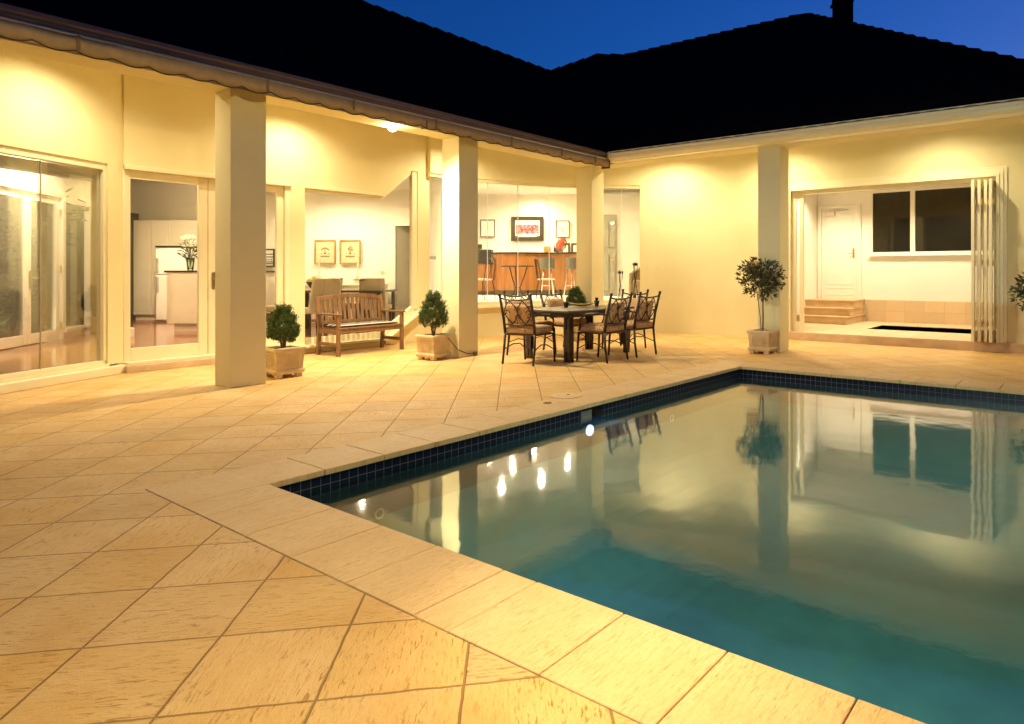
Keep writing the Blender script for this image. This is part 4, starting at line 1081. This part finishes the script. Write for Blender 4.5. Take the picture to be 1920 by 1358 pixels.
for side in (0,1):
    b = side*91
    for i in range(12):
        for j in range(6):
            q = (b+i*7+j, b+(i+1)*7+j, b+(i+1)*7+j+1, b+i*7+j+1); bw_.f.append(q if side == 0 else q[::-1])
pr = [i*7 for i in range(13)]+[12*7+j for j in range(1,7)]+[i*7+6 for i in range(11,-1,-1)]+[j for j in range(5,0,-1)]
for a, b in zip(pr, pr[1:]+pr[:1]): bw_.f.append((a, b, b+91, a+91)[::-1])
o = bw_.build('bowl', M['gilt'], smooth=True); o.location = (-6.46,7.92,.722); o.rotation_euler = (0,0,YAW)
tag(o, 'shallow boat shaped bowl in the middle of the outdoor table', 'bowl')

# ------------------------------------------------------------------ teak bench
be = thing('garden_bench', 'slatted teak bench with a striped cushion in front of the dining room window', 'bench', (-9.40,6.09,0), math.radians(-90+5.5))
# local: length along x, facing +y ; turned so that it faces the pool
L2 = .60
def turn(): pass
be.rotation_euler = (0,0,math.radians(-90+3)); WORLD[be.name] = (-9.40,6.09,0,math.radians(-90+3))
for sx in (-1,1):
    x = sx*(L2-.03)
    MB().bar((x,-.27,0),(x,-.24,.42),.05,.05,(0,1,0)).bar((x,-.24,.42),(x,-.315,.88),.05,.045,(0,1,0)).build('leg', M['teak'], be, local=True, bevel=.004)
    MB().bx(x-.025,x+.025,.20,.25,0,.605).build('leg', M['teak'], be, local=True, bevel=.004)
    MB().prism([(x-.032,-.29),(x+.032,-.29),(x+.036,.28),(x-.036,.28)],.605,.632).build('arm', M['teakx'], be, local=True, bevel=.005)
    MB().bx(x-.016,x+.016,-.24,.20,.15,.20).build('stretcher', M['teakx'], be, local=True, bevel=.003)
    MB().bx(x-.018,x+.018,-.22,.20,.335,.40).build('side_rail', M['teakx'], be, local=True, bevel=.003)
MB().bx(-L2+.055,L2-.055,.205,.24,.335,.405).bx(-L2+.055,L2-.055,-.24,-.21,.335,.40).build('seat_rail', M['teak'], be, local=True, bevel=.003)
s = MB()
for k in range(7):
    y = -.205+k*.068; s.bx(-L2+.02,L2-.02,y,y+.055,.402+(.0 if k else 0),.420)
s.build('seat', M['teak'], be, local=True, bevel=.003)
tr = MB(); P = []
for k in range(13):
    x = -L2+.03+(2*L2-.06)*k/12; P.append((x, .86+.060*(1-(x/L2)**2)))
tr.add([(x,-.325,z-.065) for x,z in P]+[(x,-.325,z) for x,z in P]+[(x,-.29,z-.065) for x,z in P]+[(x,-.29,z) for x,z in P],
       [(k,k+1,14+k,13+k) for k in range(12)]+[(26+k+1,26+k,39+k,39+k+1) for k in range(12)]+[(13+k,14+k,40+k,39+k) for k in range(12)]+[(k+1,k,26+k,27+k) for k in range(12)]+[(0,13,39,26),(12,38,51,25)])
tr.build('top_rail', M['teak'], be, local=True)
MB().bar((-L2+.05,-.255,.485),(L2-.05,-.255,.485),.03,.05).build('lower_rail', M['teak'], be, local=True)
for k in range(14):
    x = -L2+.085+(2*L2-.17)*k/13; zt_ = .80+.058*(1-(x/L2)**2)
    MB().bar((x,-.258,.50),(x*1.02,-.308,zt_),.046,.014,(0,1,0)).build('back_slat', M['teak'], be, local=True)
cu = MB(); N = 16
for side in (1,-1):
    b = len(cu.v)
    for i in range(N+1):
        for j in range(7):
            x, y = -1+2*i/N, -1+2*j/6; e = max(0,(1-abs(x)**10)*(1-abs(y)**4))
            cu.v.append((x*(L2-.07), -.01+y*.20, .442+side*(.006+.016*e**.5)))
    for i in range(N):
        for j in range(6):
            q = (b+i*7+j, b+(i+1)*7+j, b+(i+1)*7+j+1, b+i*7+j+1); cu.f.append(q if side>0 else q[::-1])
pr = [i*7 for i in range(N+1)]+[N*7+j for j in range(1,7)]+[i*7+6 for i in range(N-1,-1,-1)]+[j for j in range(5,0,-1)]; o2 = 7*(N+1)
for a, b in zip(pr, pr[1:]+pr[:1]): cu.f.append((a,b,b+o2,a+o2)[::-1])
cc = cu.build('bench_cushion', stripe_mat('striped_cloth',(.03,.022,.018),(.62,.52,.38),axis=1,freq=16), None, smooth=True)
cc.location = be.location; cc.rotation_euler = be.rotation_euler
tag(cc, 'thin dark and cream striped cushion lying on the teak bench', 'cushion')

# ------------------------------------------------------------------ wall plaque
pq = thing('wall_plaque', 'small brown framed plaque on the cream wall behind the topiary', 'plaque', (-5.42,RY,1.35))
MB().bx(-5.52,-5.30,RY-.03,RY-.001,1.22,1.47).build('frame', M['copperplaque'], pq, bevel=.006)
MB().bx(-5.50,-5.32,RY-.034,RY-.03,1.24,1.45).build('face', M['gilt'], pq)

# ------------------------------------------------------------------ rooms: furniture (built on axes turned with the inner walls)
def rthing(name, label, cat, a, d, z, group=None, turn=0): p = at(a, d); return thing(name, label, cat, (p[0],p[1],z), YAW+turn, group)
# kitchen
kb = rthing('kitchen_cupboards', 'wall of cream kitchen cupboards with a built in black oven', 'cupboard', 330, 15.35, FL)
MB().bx(-1.35,1.3,-.28,.28,.10,2.27).bx(-1.30,1.25,-.24,.28,0,.10).build('carcass', M['cab'], kb, local=True)
for i, (x0, x1) in enumerate(((-.78,-.36),(-.34,.06),(.36,.68),(.70,1.0),(1.02,1.28))):
    z0 = .12 if i < 2 else 1.55
    MB().bx(x0,x1,-.30,-.282,z0,2.25).bx(x0+.06,x1-.06,-.306,-.30,z0+.08,2.17).build('door', M['cab'], kb, local=True, bevel=.004)
ov = MB().bx(-1.28,-.82,-.305,-.282,.50,1.52).build('oven', M['darkglass'], kb, local=True)
MB().bx(-1.25,-.85,-.33,-.31,1.36,1.38).bx(-1.25,-.85,-.33,-.31,.93,.95).build('oven_handle', M['steel'], kb, local=True)
MB().bx(-1.28,-.82,-.31,-.305,1.42,1.50).build('control_panel', M['steel'], kb, local=True)
fg = rthing('refrigerator', 'tall white refrigerator behind the kitchen island', 'refrigerator', 333, 14.7, FL)
MB().bx(-.22,.42,-.32,.30,.03,1.62).build('body', M['fridge'], fg, local=True, bevel=.015)
for z0, z1 in ((.05,1.02),(1.04,1.60)): MB().bx(-.22,.42,-.37,-.325,z0,z1).build('door', M['fridge'], fg, local=True, bevel=.012)
MB().bx(-.19,-.16,-.41,-.37,.65,.98).bx(-.19,-.16,-.41,-.37,1.08,1.38).build('handle', M['steel'], fg, local=True)
MB().bx(-.24,.44,-.36,.3,1.62,1.66).build('top', M['darkwood'], fg, local=True)
il = rthing('kitchen_island', 'cream kitchen island with a dark stone top holding a vase of lilies', 'island', 316, 12.2, FL)
MB().bx(.0,1.6,-.05,.85,.14,1.08).build('body', M['cab'], il, local=True)
MB().bx(.09,1.6,.02,.80,0,.14).build('plinth', M['cab'], il, local=True)
MB().bx(-.03,1.63,-.08,.88,1.08,1.115).build('worktop', M['darkwood'], il, local=True, bevel=.004)
vz = rthing('lily_vase', 'glass vase of white lilies standing on the kitchen island', 'vase', 357, 12.35, FL+1.116)
MB().lathe([(.045,0),(.05,.02),(.06,.12),(.075,.24),(.072,.24),(.056,.12),(.044,.02)], seg=20).build('vase', M['vase'], vz, local=True, smooth=True)
rnd = random.Random(11); lf, pt, stm = MB(), MB(), MB()
for k in range(15):
    a = rnd.uniform(0,2*PI); r_ = rnd.uniform(.02,.21); z = rnd.uniform(.42,.68)-r_*.4
    p = Vector((r_*math.cos(a), r_*math.sin(a), z)); stm.tube([(0,0,.06),(p.x*.3,p.y*.3,.28),tuple(p)],.004,4)
    for q in range(6):
        b = q*PI/3; leaf_cards(pt, p, Vector((math.cos(b)+p.x*2,math.sin(b)+p.y*2,.5)), .10, .04, rnd)
for k in range(70):
    a = rnd.uniform(0,2*PI); r_ = rnd.uniform(.02,.14); p = Vector((r_*math.cos(a), r_*math.sin(a), rnd.uniform(.20,.5)))
    leaf_cards(lf, p, Vector((math.cos(a),math.sin(a),rnd.uniform(-.3,.9))), rnd.uniform(.08,.14), .025, rnd)
pt.build('petals', M['petal'], vz, local=True); lf.build('leaves', M['gleaf'], vz, local=True); stm.build('stems', M['gleaf'], vz, local=True)
# dining room
def frame(name, label, a, d, z, w, h, fm, face, group=None, turn=0, mount=None, mat_w=.03):
    t = rthing(name, label, 'picture', a, d, z, group, turn); f = MB(); b = mat_w
    for q in ((-w/2,w/2,-h/2,-h/2+b),(-w/2,w/2,h/2-b,h/2),(-w/2,-w/2+b,-h/2+b,h/2-b),(w/2-b,w/2,-h/2+b,h/2-b)): f.bx(q[0],q[1],-.03,-.001,q[2],q[3])
    f.build('frame', M[fm], t, local=True, bevel=.003)
    MB().bx(-w/2+b,w/2-b,-.012,-.002,-h/2+b,h/2-b).build('mount', M[face], t, local=True)
    return t
def tree_print(t, kind):
    m = MB(); y = -.014
    if kind == 0:
        for a in range(9):
            u = -1+a/4; m.bx(u*.075-.012,u*.075+.012,y,y+.0015,.055+.035*(1-u*u)-.02,.055+.035*(1-u*u)+.012)
        m.bx(-.006,.006,y-.001,y+.0015,-.01,.06)
    else:
        rr = random.Random(4)
        for k in range(30):
            a = rr.uniform(0,2*PI); r_ = .065*rr.random()**.5; m.bx(r_*math.cos(a)-.010,r_*math.cos(a)+.010,y-.0001*k,y+.0015,.075+r_*math.sin(a)-.008,.075+r_*math.sin(a)+.008)
        m.bx(-.005,.005,y-.005,y+.0015,-.01,.06)
    m.bx(-.028,.028,y,y+.0015,-.05,-.01); m.bx(-.095,-.07,y,y+.0015,-.05,-.03); m.bx(.07,.095,y,y+.0015,-.05,-.03); m.bx(-.1,.1,y,y+.0015,-.115,-.08)
    m.build('print', M['ink'], t, local=True)
a = frame('framed_print','gilt framed print of a spreading tree in an urn, left of a pair',610,14.6,1.70,.46,.53,'gilt','printbg','pair of tree prints'); tree_print(a,0)
a = frame('framed_print','gilt framed print of a round headed tree in a basin, right of a pair',657,14.6,1.70,.46,.53,'gilt','printbg','pair of tree prints'); tree_print(a,1)
a = frame('striped_print','black framed grey print with bold horizontal stripes beside the first pillar',498,14.6,1.57,.42,.40,'black','fridge')
m_ = MB()
for z in (-.14,-.10,.01,.07): m_.bx(-.17,.17,-.014,-.0125,z,z+.022)
for k in range(6): m_.bx(-.13+k*.05,-.11+k*.05,-.014,-.0125,-.06,-.02)
m_.bx(-.13,-.09,-.014,-.0125,.12,.15)
m_.build('print', M['darkframe'], a, local=True)
def switch(a, d, z, lab):
    t = rthing('wall_switch', lab, 'switch', a, d, z); MB().bx(-.06,.06,-.012,-.001,-.035,.035).build('plate', M['fridge'], t, local=True, bevel=.003)
    MB().bx(-.02,.02,-.016,-.012,-.012,.012).build('rocker', M['fridge'], t, local=True)
switch(713,14.58,1.35,'white wall switch beside the ajar dining room door')
switch(812,12.45,1.53,'white wall switch on the partition beside the bow window')
dt = rthing('indoor_dining_table', 'dark indoor dining table behind the teak bench', 'table', 640, 12.9, FL)
MB().bx(-.55,.95,-.45,.45,.70,.74).build('tabletop', M['tabtop'], dt, local=True, bevel=.006)
for x in (-.48,.88):
    for y in (-.38,.38): MB().bx(x-.03,x+.03,y-.03,y+.03,0,.70).build('leg', M['darkwood'], dt, local=True)
DG = 'beige upholstered dining chairs indoors'
def parsons(a, d, turn, lab):
    t = rthing('upholstered_chair', lab, 'chair', a, d, FL, DG, turn)
    MB().add([(-.23,-.27,.45),(.23,-.27,.45),(.23,-.21,.45),(-.23,-.21,.45),(-.225,-.34,.97),(.225,-.34,.97),(.225,-.29,.97),(-.225,-.29,.97)],[(3,2,1,0),(4,5,6,7),(0,1,5,4),(1,2,6,5),(2,3,7,6),(3,0,4,7)]).build('backrest', M['fabric'], t, local=True, bevel=.018)
    MB().bx(-.23,.23,-.27,.24,.36,.46).build('seat', M['fabric'], t, local=True, bevel=.02)
    for x in (-.2,.2):
        for y in (-.23,.2): MB().bx(x-.02,x+.02,y-.02,y+.02,0,.37).build('leg', M['darkwood'], t, local=True)
parsons(624,12.5,.12,'beige upholstered dining chair, widest back above the middle of the bench')
parsons(650,13.3,-1.1,'beige upholstered dining chair, narrow leaning back left of the thin stand')
parsons(667,13.7,-1.1,'beige upholstered dining chair, second leaning back beside the thin stand')
parsons(707,12.9,.10,'beige upholstered dining chair nearest the ajar door')
parsons(566,11.6,1.57,'beige upholstered dining chair at the left edge of the bench window')
parsons(516,12.3,1.45,'beige upholstered dining chair seen through the glazed door')
fb = rthing('fruit_bowl', 'dark bowl of yellow fruit on the indoor dining table', 'bowl', 590, 12.5, FL+.741)
MB().lathe([(.04,0),(.05,.01),(.10,.08),(.155,.16),(.145,.16),(.09,.08),(.03,.025)], seg=24).build('bowl', M['darkwood'], fb, local=True, smooth=True)
for k in range(7):
    a_ = k*.9; r_ = .085 if k < 6 else 0
    m = MB().lathe([(.001,-.05),(.03,-.042),(.05,-.01),(.05,.015),(.03,.042),(.001,.05)], (r_*math.cos(a_), r_*math.sin(a_), .175+(.05 if k == 6 else 0)), 14)
    m.build('fruit', M['lemon'], fb, local=True, smooth=True)
sb = rthing('sideboard', 'low pale sideboard against the dining room wall', 'sideboard', 660, 14.3, FL)
MB().bx(-1.0,.7,-.2,.2,.08,.80).bx(-.95,.65,-.16,.2,0,.08).build('body', M['cab'], sb, local=True); MB().bx(-1.02,.72,-.22,.21,.80,.83).build('top', M['white'], sb, local=True)
for a_, lab in ((598,'slender pale bottle on the sideboard under the left tree print'),(671,'slender pale bottle on the sideboard under the right tree print')):
    t = rthing('bottle', lab, 'bottle', a_, 14.2, FL+.832, 'pale bottles on the sideboard')
    MB().lathe([(.05,0),(.065,.03),(.06,.11),(.02,.2),(.013,.30),(.015,.44),(.001,.445)], seg=18).build('body', simple('pale_glaze',(.66,.60,.40),rough=.2), t, local=True, smooth=True)
    MB().lathe([(.017,.42),(.017,.44),(.012,.445)], seg=12).build('neck', M['cab'], t, local=True)
tv = rthing('glass_tumbler_tray', 'clear square glass vase on the sideboard between the bottles', 'vase', 633, 14.2, FL+.832)
MB().bx(-.10,.10,-.05,.05,0,.01).bx(-.10,-.094,-.05,.05,.01,.13).bx(.094,.10,-.05,.05,.01,.13).bx(-.094,.094,.044,.05,.01,.13).bx(-.094,.094,-.05,-.044,.01,.13).build('body', M['vase'], tv, local=True)
ps = rthing('plant_stand', 'thin black wrought stand beside the dining chairs', 'stand', 675, 12.6, FL)
MB().tube([(0,0,0),(0,0,.93)],.012,8).build('pole', M['black'], ps, local=True)
MB().lathe([(.13,.93),(.13,.945),(.0001,.946)], seg=20).build('top', M['black'], ps, local=True)
MB().lathe([(.12,0),(.12,.012),(.02,.03)], seg=20).build('base', M['black'], ps, local=True)
cbx = rthing('side_cabinet', 'narrow pale cabinet with a dark top beside the first pillar', 'cabinet', 501, 14.1, FL)
MB().bx(-.25,.10,-.25,.25,0,1.03).build('body', M['cab'], cbx, local=True); MB().bx(-.27,.12,-.27,.26,1.03,1.07).build('top', M['darkwood'], cbx, local=True)
bsk = rthing('woven_stool', 'small brown woven stool on the timber floor beside the glazed door', 'stool', 505, 12.2, FL)
MB().lathe([(.14,.18),(.17,.22),(.165,.30),(.14,.32),(.001,.325)], seg=18).build('seat', M['teak'], bsk, local=True, smooth=True)
for k in range(4):
    a_ = k*PI/2+.4; MB().tube([(.12*math.cos(a_),.12*math.sin(a_),.2),(.15*math.cos(a_),.15*math.sin(a_),0)],.012,6).build('leg', M['darkwood'], bsk, local=True)
# bar
bar = thing('bar_counter', 'curved timber bar counter with a dark top and grey plinth', 'bar counter', (*at(985,17.6),FB), 0)
bp_ = [at(925,17.75), at(931,17.55), at(945,17.42), at(965,17.38), at(985,17.40), at(1009,17.55)]
bq_ = [at(1009,17.55), at(1030,17.6), at(1060,17.5), at(1092,17.2), at(1112,17.1)]
MB().strip(bp_, FB+.14, FB+1.10, .25).build('front_panel', M['barwood'], bar); MB().strip(bq_, FB+.14, FB+1.10, .25).build('front_panel', M['barwood'], bar)
MB().strip(bp_+bq_[1:], FB, FB+.14, .2, off=.04).build('plinth', M['kick'], bar)
MB().strip(bp_+bq_[1:], FB+1.10, FB+1.145, .42, off=-.06).build('top', M['darkwood'], bar, bevel=.006)
bb = rthing('back_counter', 'lower timber back counter left of the bar', 'counter', 905, 18.2, FB)
MB().bx(-1.2,.45,-.25,.3,.10,.83).build('body', M['barwood'], bb, local=True); MB().bx(-1.2,.47,-.29,.3,.83,.87).build('top', M['darkwood'], bb, local=True)
MB().bx(-1.2,.45,-.2,.3,0,.1).build('plinth', M['kick'], bb, local=True)
def boxy(name, lab, cat, a, d, z, w, dp, h, mat, lid):
    t = rthing(name, lab, cat, a, d, z); MB().bx(-w/2,w/2,-dp/2,dp/2,0,h).build('body', M[mat], t, local=True, bevel=.01)
    MB().bx(-w*.4,w*.4,-dp*.4,dp*.4,h,h+.015).build('lid', M[lid], t, local=True); return t
boxy('coffee_machine','black coffee machine on the low back counter','coffee machine',911,18.1,FB+.871,.36,.3,.36,'black','steel')
boxy('canister','black canister on the low back counter beside the pillar','canister',898,18.1,FB+.871,.16,.16,.50,'black','steel')
boxy('wooden_box','small olive box on the bar top behind the stools','box',1026,17.35,FB+1.146,.18,.14,.13,'gilt','darkwood')
t = rthing('ornament_bottle','tiny dark bottle on the bar top beside the red ornament','bottle',1040,17.3,FB+1.146)
MB().lathe([(.03,0),(.032,.08),(.012,.13),(.012,.17),(.001,.171)], seg=14).build('body', M['darkwood'], t, local=True, smooth=True)
MB().lathe([(.014,.16),(.014,.185),(.001,.186)], seg=10).build('stopper', M['brass'], t, local=True)
rg = rthing('red_ornament','red art glass shell on a dark stand on the bar top','ornament',1051,17.2,FB+1.146)
m = MB(); N = 14
for side in (1,-1):
    b = len(m.v)
    for i in range(N+1):
        for j in range(N+1):
            u, v = i/N*2*PI, j/N; m.v.append((.14*v*math.cos(u)*.8+.04*v*math.sin(u), side*.03*(1-v*v)-.0, .20+.17*v*math.sin(u)))
    for i in range(N):
        for j in range(N):
            q = (b+i*(N+1)+j, b+(i+1)*(N+1)+j, b+(i+1)*(N+1)+j+1, b+i*(N+1)+j+1); m.f.append(q if side < 0 else q[::-1])
m.build('shell', M['redglass'], rg, local=True, smooth=True)
MB().tube([(-.08,0,.02),(.03,.0,.03),(.12,.0,.12),(.15,.0,.25),(.09,.0,.38)],[.03,.025,.02,.018,.01],8).bx(-.12,.06,-.05,.05,0,.03).build('stand', M['darkwood'], rg, local=True)
a = frame('team_picture','large dark framed team photograph with rows of players, centre of the bar wall',989,19.55,2.54,.96,.72,'darkframe','darkframe',mat_w=.04)
MB().bx(-.36,.36,-.016,-.0125,-.24,.24).build('photograph_mount', M['paper'], a, local=True); MB().bx(-.34,.34,-.019,-.0165,-.15,.12).build('photograph', M['crowd'], a, local=True)
MB().bx(-.37,-.27,-.019,-.0165,-.235,-.21).bx(.27,.37,-.019,-.0165,-.235,-.21).build('name_plate', M['darkwood'], a, local=True)
def small_pic(lab, a, z, w, h, fm='darkframe', d=19.55, seal=False, mw=.025):
    t = frame('framed_document', lab, a, d, z, w, h, fm, 'paper', 'framed documents on the bar wall', mat_w=mw); m = MB()
    for q in ((-.24,.24,.22,.23),(-.24,.24,-.23,-.22),(-.24,-.23,-.22,.22),(.23,.24,-.22,.22)): m.bx(q[0]*w,q[1]*w,-.014,-.0125,q[2]*h,q[3]*h)
    m.bx(-.01,.012,-.014,-.0125,-.14*h,.12*h)
    m.build('drawing', M['ink'], t, local=True)
    if seal: MB().bx(-.03,.03,-.016,-.0125,-.2*h,-.2*h+.06).build('seal', M['gilt'], t, local=True)
small_pic('thin framed document on the bar wall, left of the team photograph',914.5,2.55,.43,.52)
small_pic('thin framed document on the bar wall, right of the team photograph',1055,2.53,.41,.51)
small_pic('thick framed document just behind the red ornament',1055.5,1.87,.42,.49,mw=.06)
small_pic('thick framed document with a gold seal, half behind the corner pillar',1085,1.87,.44,.49,seal=True,mw=.06)
SG = 'grey bucket bar stools'
def stool(a, d, turn, lab):
    t = rthing('bar_stool', lab, 'bar stool', a, d, FB, SG, turn)
    b = MB(); n = 12
    for r_, z0 in ((.19,.72),(.175,.72)):
        pass
    P0 = [(.19*math.cos(PI*(1.05+.9*k/n)), .17*math.sin(PI*(1.05+.9*k/n))) for k in range(n+1)]
    b.strip(P0,.70,.98,.015); b.lathe([(.17,.69),(.19,.70),(.18,.73),(.001,.735)], seg=20)
    b.build('seat', M['greymetal'], t, local=True, smooth=False)
    for k in range(4):
        a_ = PI/4+k*PI/2; MB().tube([(.13*math.cos(a_),.13*math.sin(a_),.70),(.17*math.cos(a_),.17*math.sin(a_),.4),(.23*math.cos(a_),.23*math.sin(a_),0)],.011,8).build('leg', M['chrome'], t, local=True, smooth=True)
    MB().tube([(.19*math.cos(2*PI*k/20),.19*math.sin(2*PI*k/20),.28) for k in range(20)],.009,6,closed=True).build('footrest', M['chrome'], t, local=True, smooth=True)
stool(1026,16.6,.2,'bucket bar stool with chrome legs in front of the bar, left one of two')
stool(1074,16.4,-.9,'bucket bar stool with chrome legs beside the corner pillar')
ct = rthing('cafe_table','round dark cafe table on curved iron legs in front of the bar','table',970,15.4,FB)
MB().lathe([(.30,.74),(.385,.745),(.385,.765),(.001,.768)], seg=32).build('tabletop', M['black'], ct, local=True, smooth=False)
for k in range(3):
    a_ = k*2*PI/3+.5; c_, s_2 = math.cos(a_), math.sin(a_)
    MB().tube([(.24*c_,.24*s_2,.74),(.16*c_,.16*s_2,.5),(.06*c_,.06*s_2,.25),(.09*c_,.09*s_2,.14),(.26*c_,.26*s_2,0)],.012,8).build('leg', M['black'], ct, local=True, smooth=True)
MB().tube([(.065*math.cos(2*PI*k/14),.065*math.sin(2*PI*k/14),.26) for k in range(14)],.008,6,closed=True).build('ring', M['black'], ct, local=True)
def cafe_chair(a, d, turn, lab):
    t = rthing('cafe_chair', lab, 'chair', a, d, FB, 'iron cafe chairs in the bar', turn)
    MB().lathe([(.18,.43),(.20,.44),(.20,.465),(.001,.475)], seg=20).build('seat', M['paper'], t, local=True)
    for sx in (-1,1):
        for sy in (-1,1): MB().tube([(sx*.14,sy*.14,.43),(sx*.18,sy*.17,.25),(sx*.19,sy*.19,0)],.010,6).build('leg', M['black'], t, local=True)
    m = MB()
    m.tube([(-.17,-.16,.43),(-.17,-.20,.7),(-.12,-.24,.90),(0,-.25,.95),(.12,-.24,.90),(.17,-.20,.7),(.17,-.16,.43)],.011,6)
    m.tube([(-.06,-.18,.45),(.0,-.22,.7),(.06,-.245,.93)],.007,5).tube([(.06,-.18,.45),(.0,-.22,.7),(-.06,-.245,.93)],.007,5)
    m.build('backrest', M['black'], t, local=True)
cafe_chair(906,15.0,1.1,'iron cafe chair with a pale seat peeping out right of the second pillar')
cafe_chair(1024,15.3,-1.2,'iron cafe chair with a pale seat between the cafe table and the stools')
# hall behind the corner pillar
for a_, h, lab in ((1163.5,.60,'shorter iron candle stand on the bow window ledge'),(1191,.77,'taller iron candle stand on the bow window ledge')):
    t = rthing('candle_stand', lab, 'candle stand', a_, 14.0, FB, 'iron candle stands by the window')
    for k in range(3):
        b_ = k*2*PI/3+.3; c_, s_2 = math.cos(b_), math.sin(b_)
        MB().tube([(.075*c_,.075*s_2,0),(.012*c_,.012*s_2,h*.55),(.05*c_,.05*s_2,h)],.008,6).build('leg', M['black'], t, local=True)
    MB().lathe([(.03,h-.02),(.055,h),(.06,h+.03),(.05,h+.03),(.001,h+.01)], seg=16).build('cup', M['black'], t, local=True)
    MB().lathe([(.045,h+.015),(.045,h+.05),(.001,h+.052)], seg=14).build('candle', M['wick'], t, local=True)
ac = rthing('armchair', 'tan winged leather armchair at the right end of the window', 'armchair', 1222, 14.9, FB, turn=-.6)
MB().bx(-.32,.32,-.32,.34,.14,.44).build('seat', M['leather'], ac, local=True, bevel=.04)
MB().add([(-.33,.24,.4),(.33,.24,.4),(.33,.38,.4),(-.33,.38,.4),(-.30,.36,1.0),(.30,.36,1.0),(.30,.48,1.0),(-.30,.48,1.0)],[(3,2,1,0),(4,5,6,7),(0,1,5,4),(1,2,6,5),(2,3,7,6),(3,0,4,7)]).build('backrest', M['leather'], ac, local=True, bevel=.03)
for sx in (-1,1): MB().add([(sx*.33,-.32,.14),(sx*.42,-.32,.14),(sx*.42,.40,.14),(sx*.33,.40,.14),(sx*.33,-.30,.60),(sx*.43,-.30,.60),(sx*.42,.46,.86),(sx*.31,.46,.86)],[(3,2,1,0),(4,5,6,7),(0,1,5,4),(1,2,6,5),(2,3,7,6),(3,0,4,7)]).build('arm', M['leather'], ac, local=True, bevel=.03)
for x in (-.28,.28):
    for y in (-.27,.32): MB().bx(x-.025,x+.025,y-.025,y+.025,0,.14).build('leg', M['darkwood'], ac, local=True)

# ------------------------------------------------------------------ garden beyond the living room doors
gw0, gw1 = at(-330,9.4), at(260,15.2)
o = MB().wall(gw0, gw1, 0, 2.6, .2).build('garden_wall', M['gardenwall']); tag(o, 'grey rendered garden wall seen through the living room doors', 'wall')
def shrub(a, d, h, r, seed, lab, n=420, L=(.10,.24)):
    p = at(a, d); t = thing('garden_shrub', lab, 'shrub', (p[0],p[1],-.02), 0, 'shrubs beyond the living room doors')
    rnd = random.Random(seed); m = MB(); s = MB()
    for k in range(n):
        f = rnd.random(); ph = rnd.uniform(0,2*PI); rr = r*(.35+.65*f)*rnd.random()**.5
        c = Vector((rr*math.cos(ph), rr*math.sin(ph), h*(.12+.88*f)))
        leaf_cards(m, c, Vector((math.cos(ph),math.sin(ph),rnd.uniform(-.5,.9))), rnd.uniform(*L), .035, rnd)
    for k in range(6):
        ph = k*1.1; s.tube([(0,0,0),(r*.3*math.cos(ph),r*.3*math.sin(ph),h*.5),(r*.6*math.cos(ph),r*.6*math.sin(ph),h*.9)],[.03,.018,.006],6)
    m.build('foliage', M['gleaf'], t, local=True); s.build('stem', M['bark'], t, local=True)
shrub(22,10.9,2.6,.95,21,'tall feathery shrub behind the left garden door',900)
shrub(-40,10.0,2.2,.7,22,'bushy shrub at the far left behind the garden doors',500)
shrub(88,12.2,.9,.45,23,'low grassy shrub behind the garden door with the handle',300)
shrub(150,13.4,.8,.40,24,'low strappy shrub behind the curved bay window',260)
gl = thing('garden_spike_light', 'small garden spike light at the foot of the wall', 'garden light', (*at(40,9.9),-.02))
MB().tube([(0,0,0),(0,0,.10)],.012,8).build('spike', M['black'], gl, local=True); MB().lathe([(.03,.10),(.05,.13),(.05,.2),(.04,.2)], seg=14).build('lamp_head', M['black'], gl, local=True)
MB().lathe([(.036,.196),(.036,.199)], seg=14).build('lens', M['lampin'], gl, local=True)
spot(gl, .205, 16, 120, (1,.9,.6), .6, .03, aim=(*at(30,11.5),1.6))
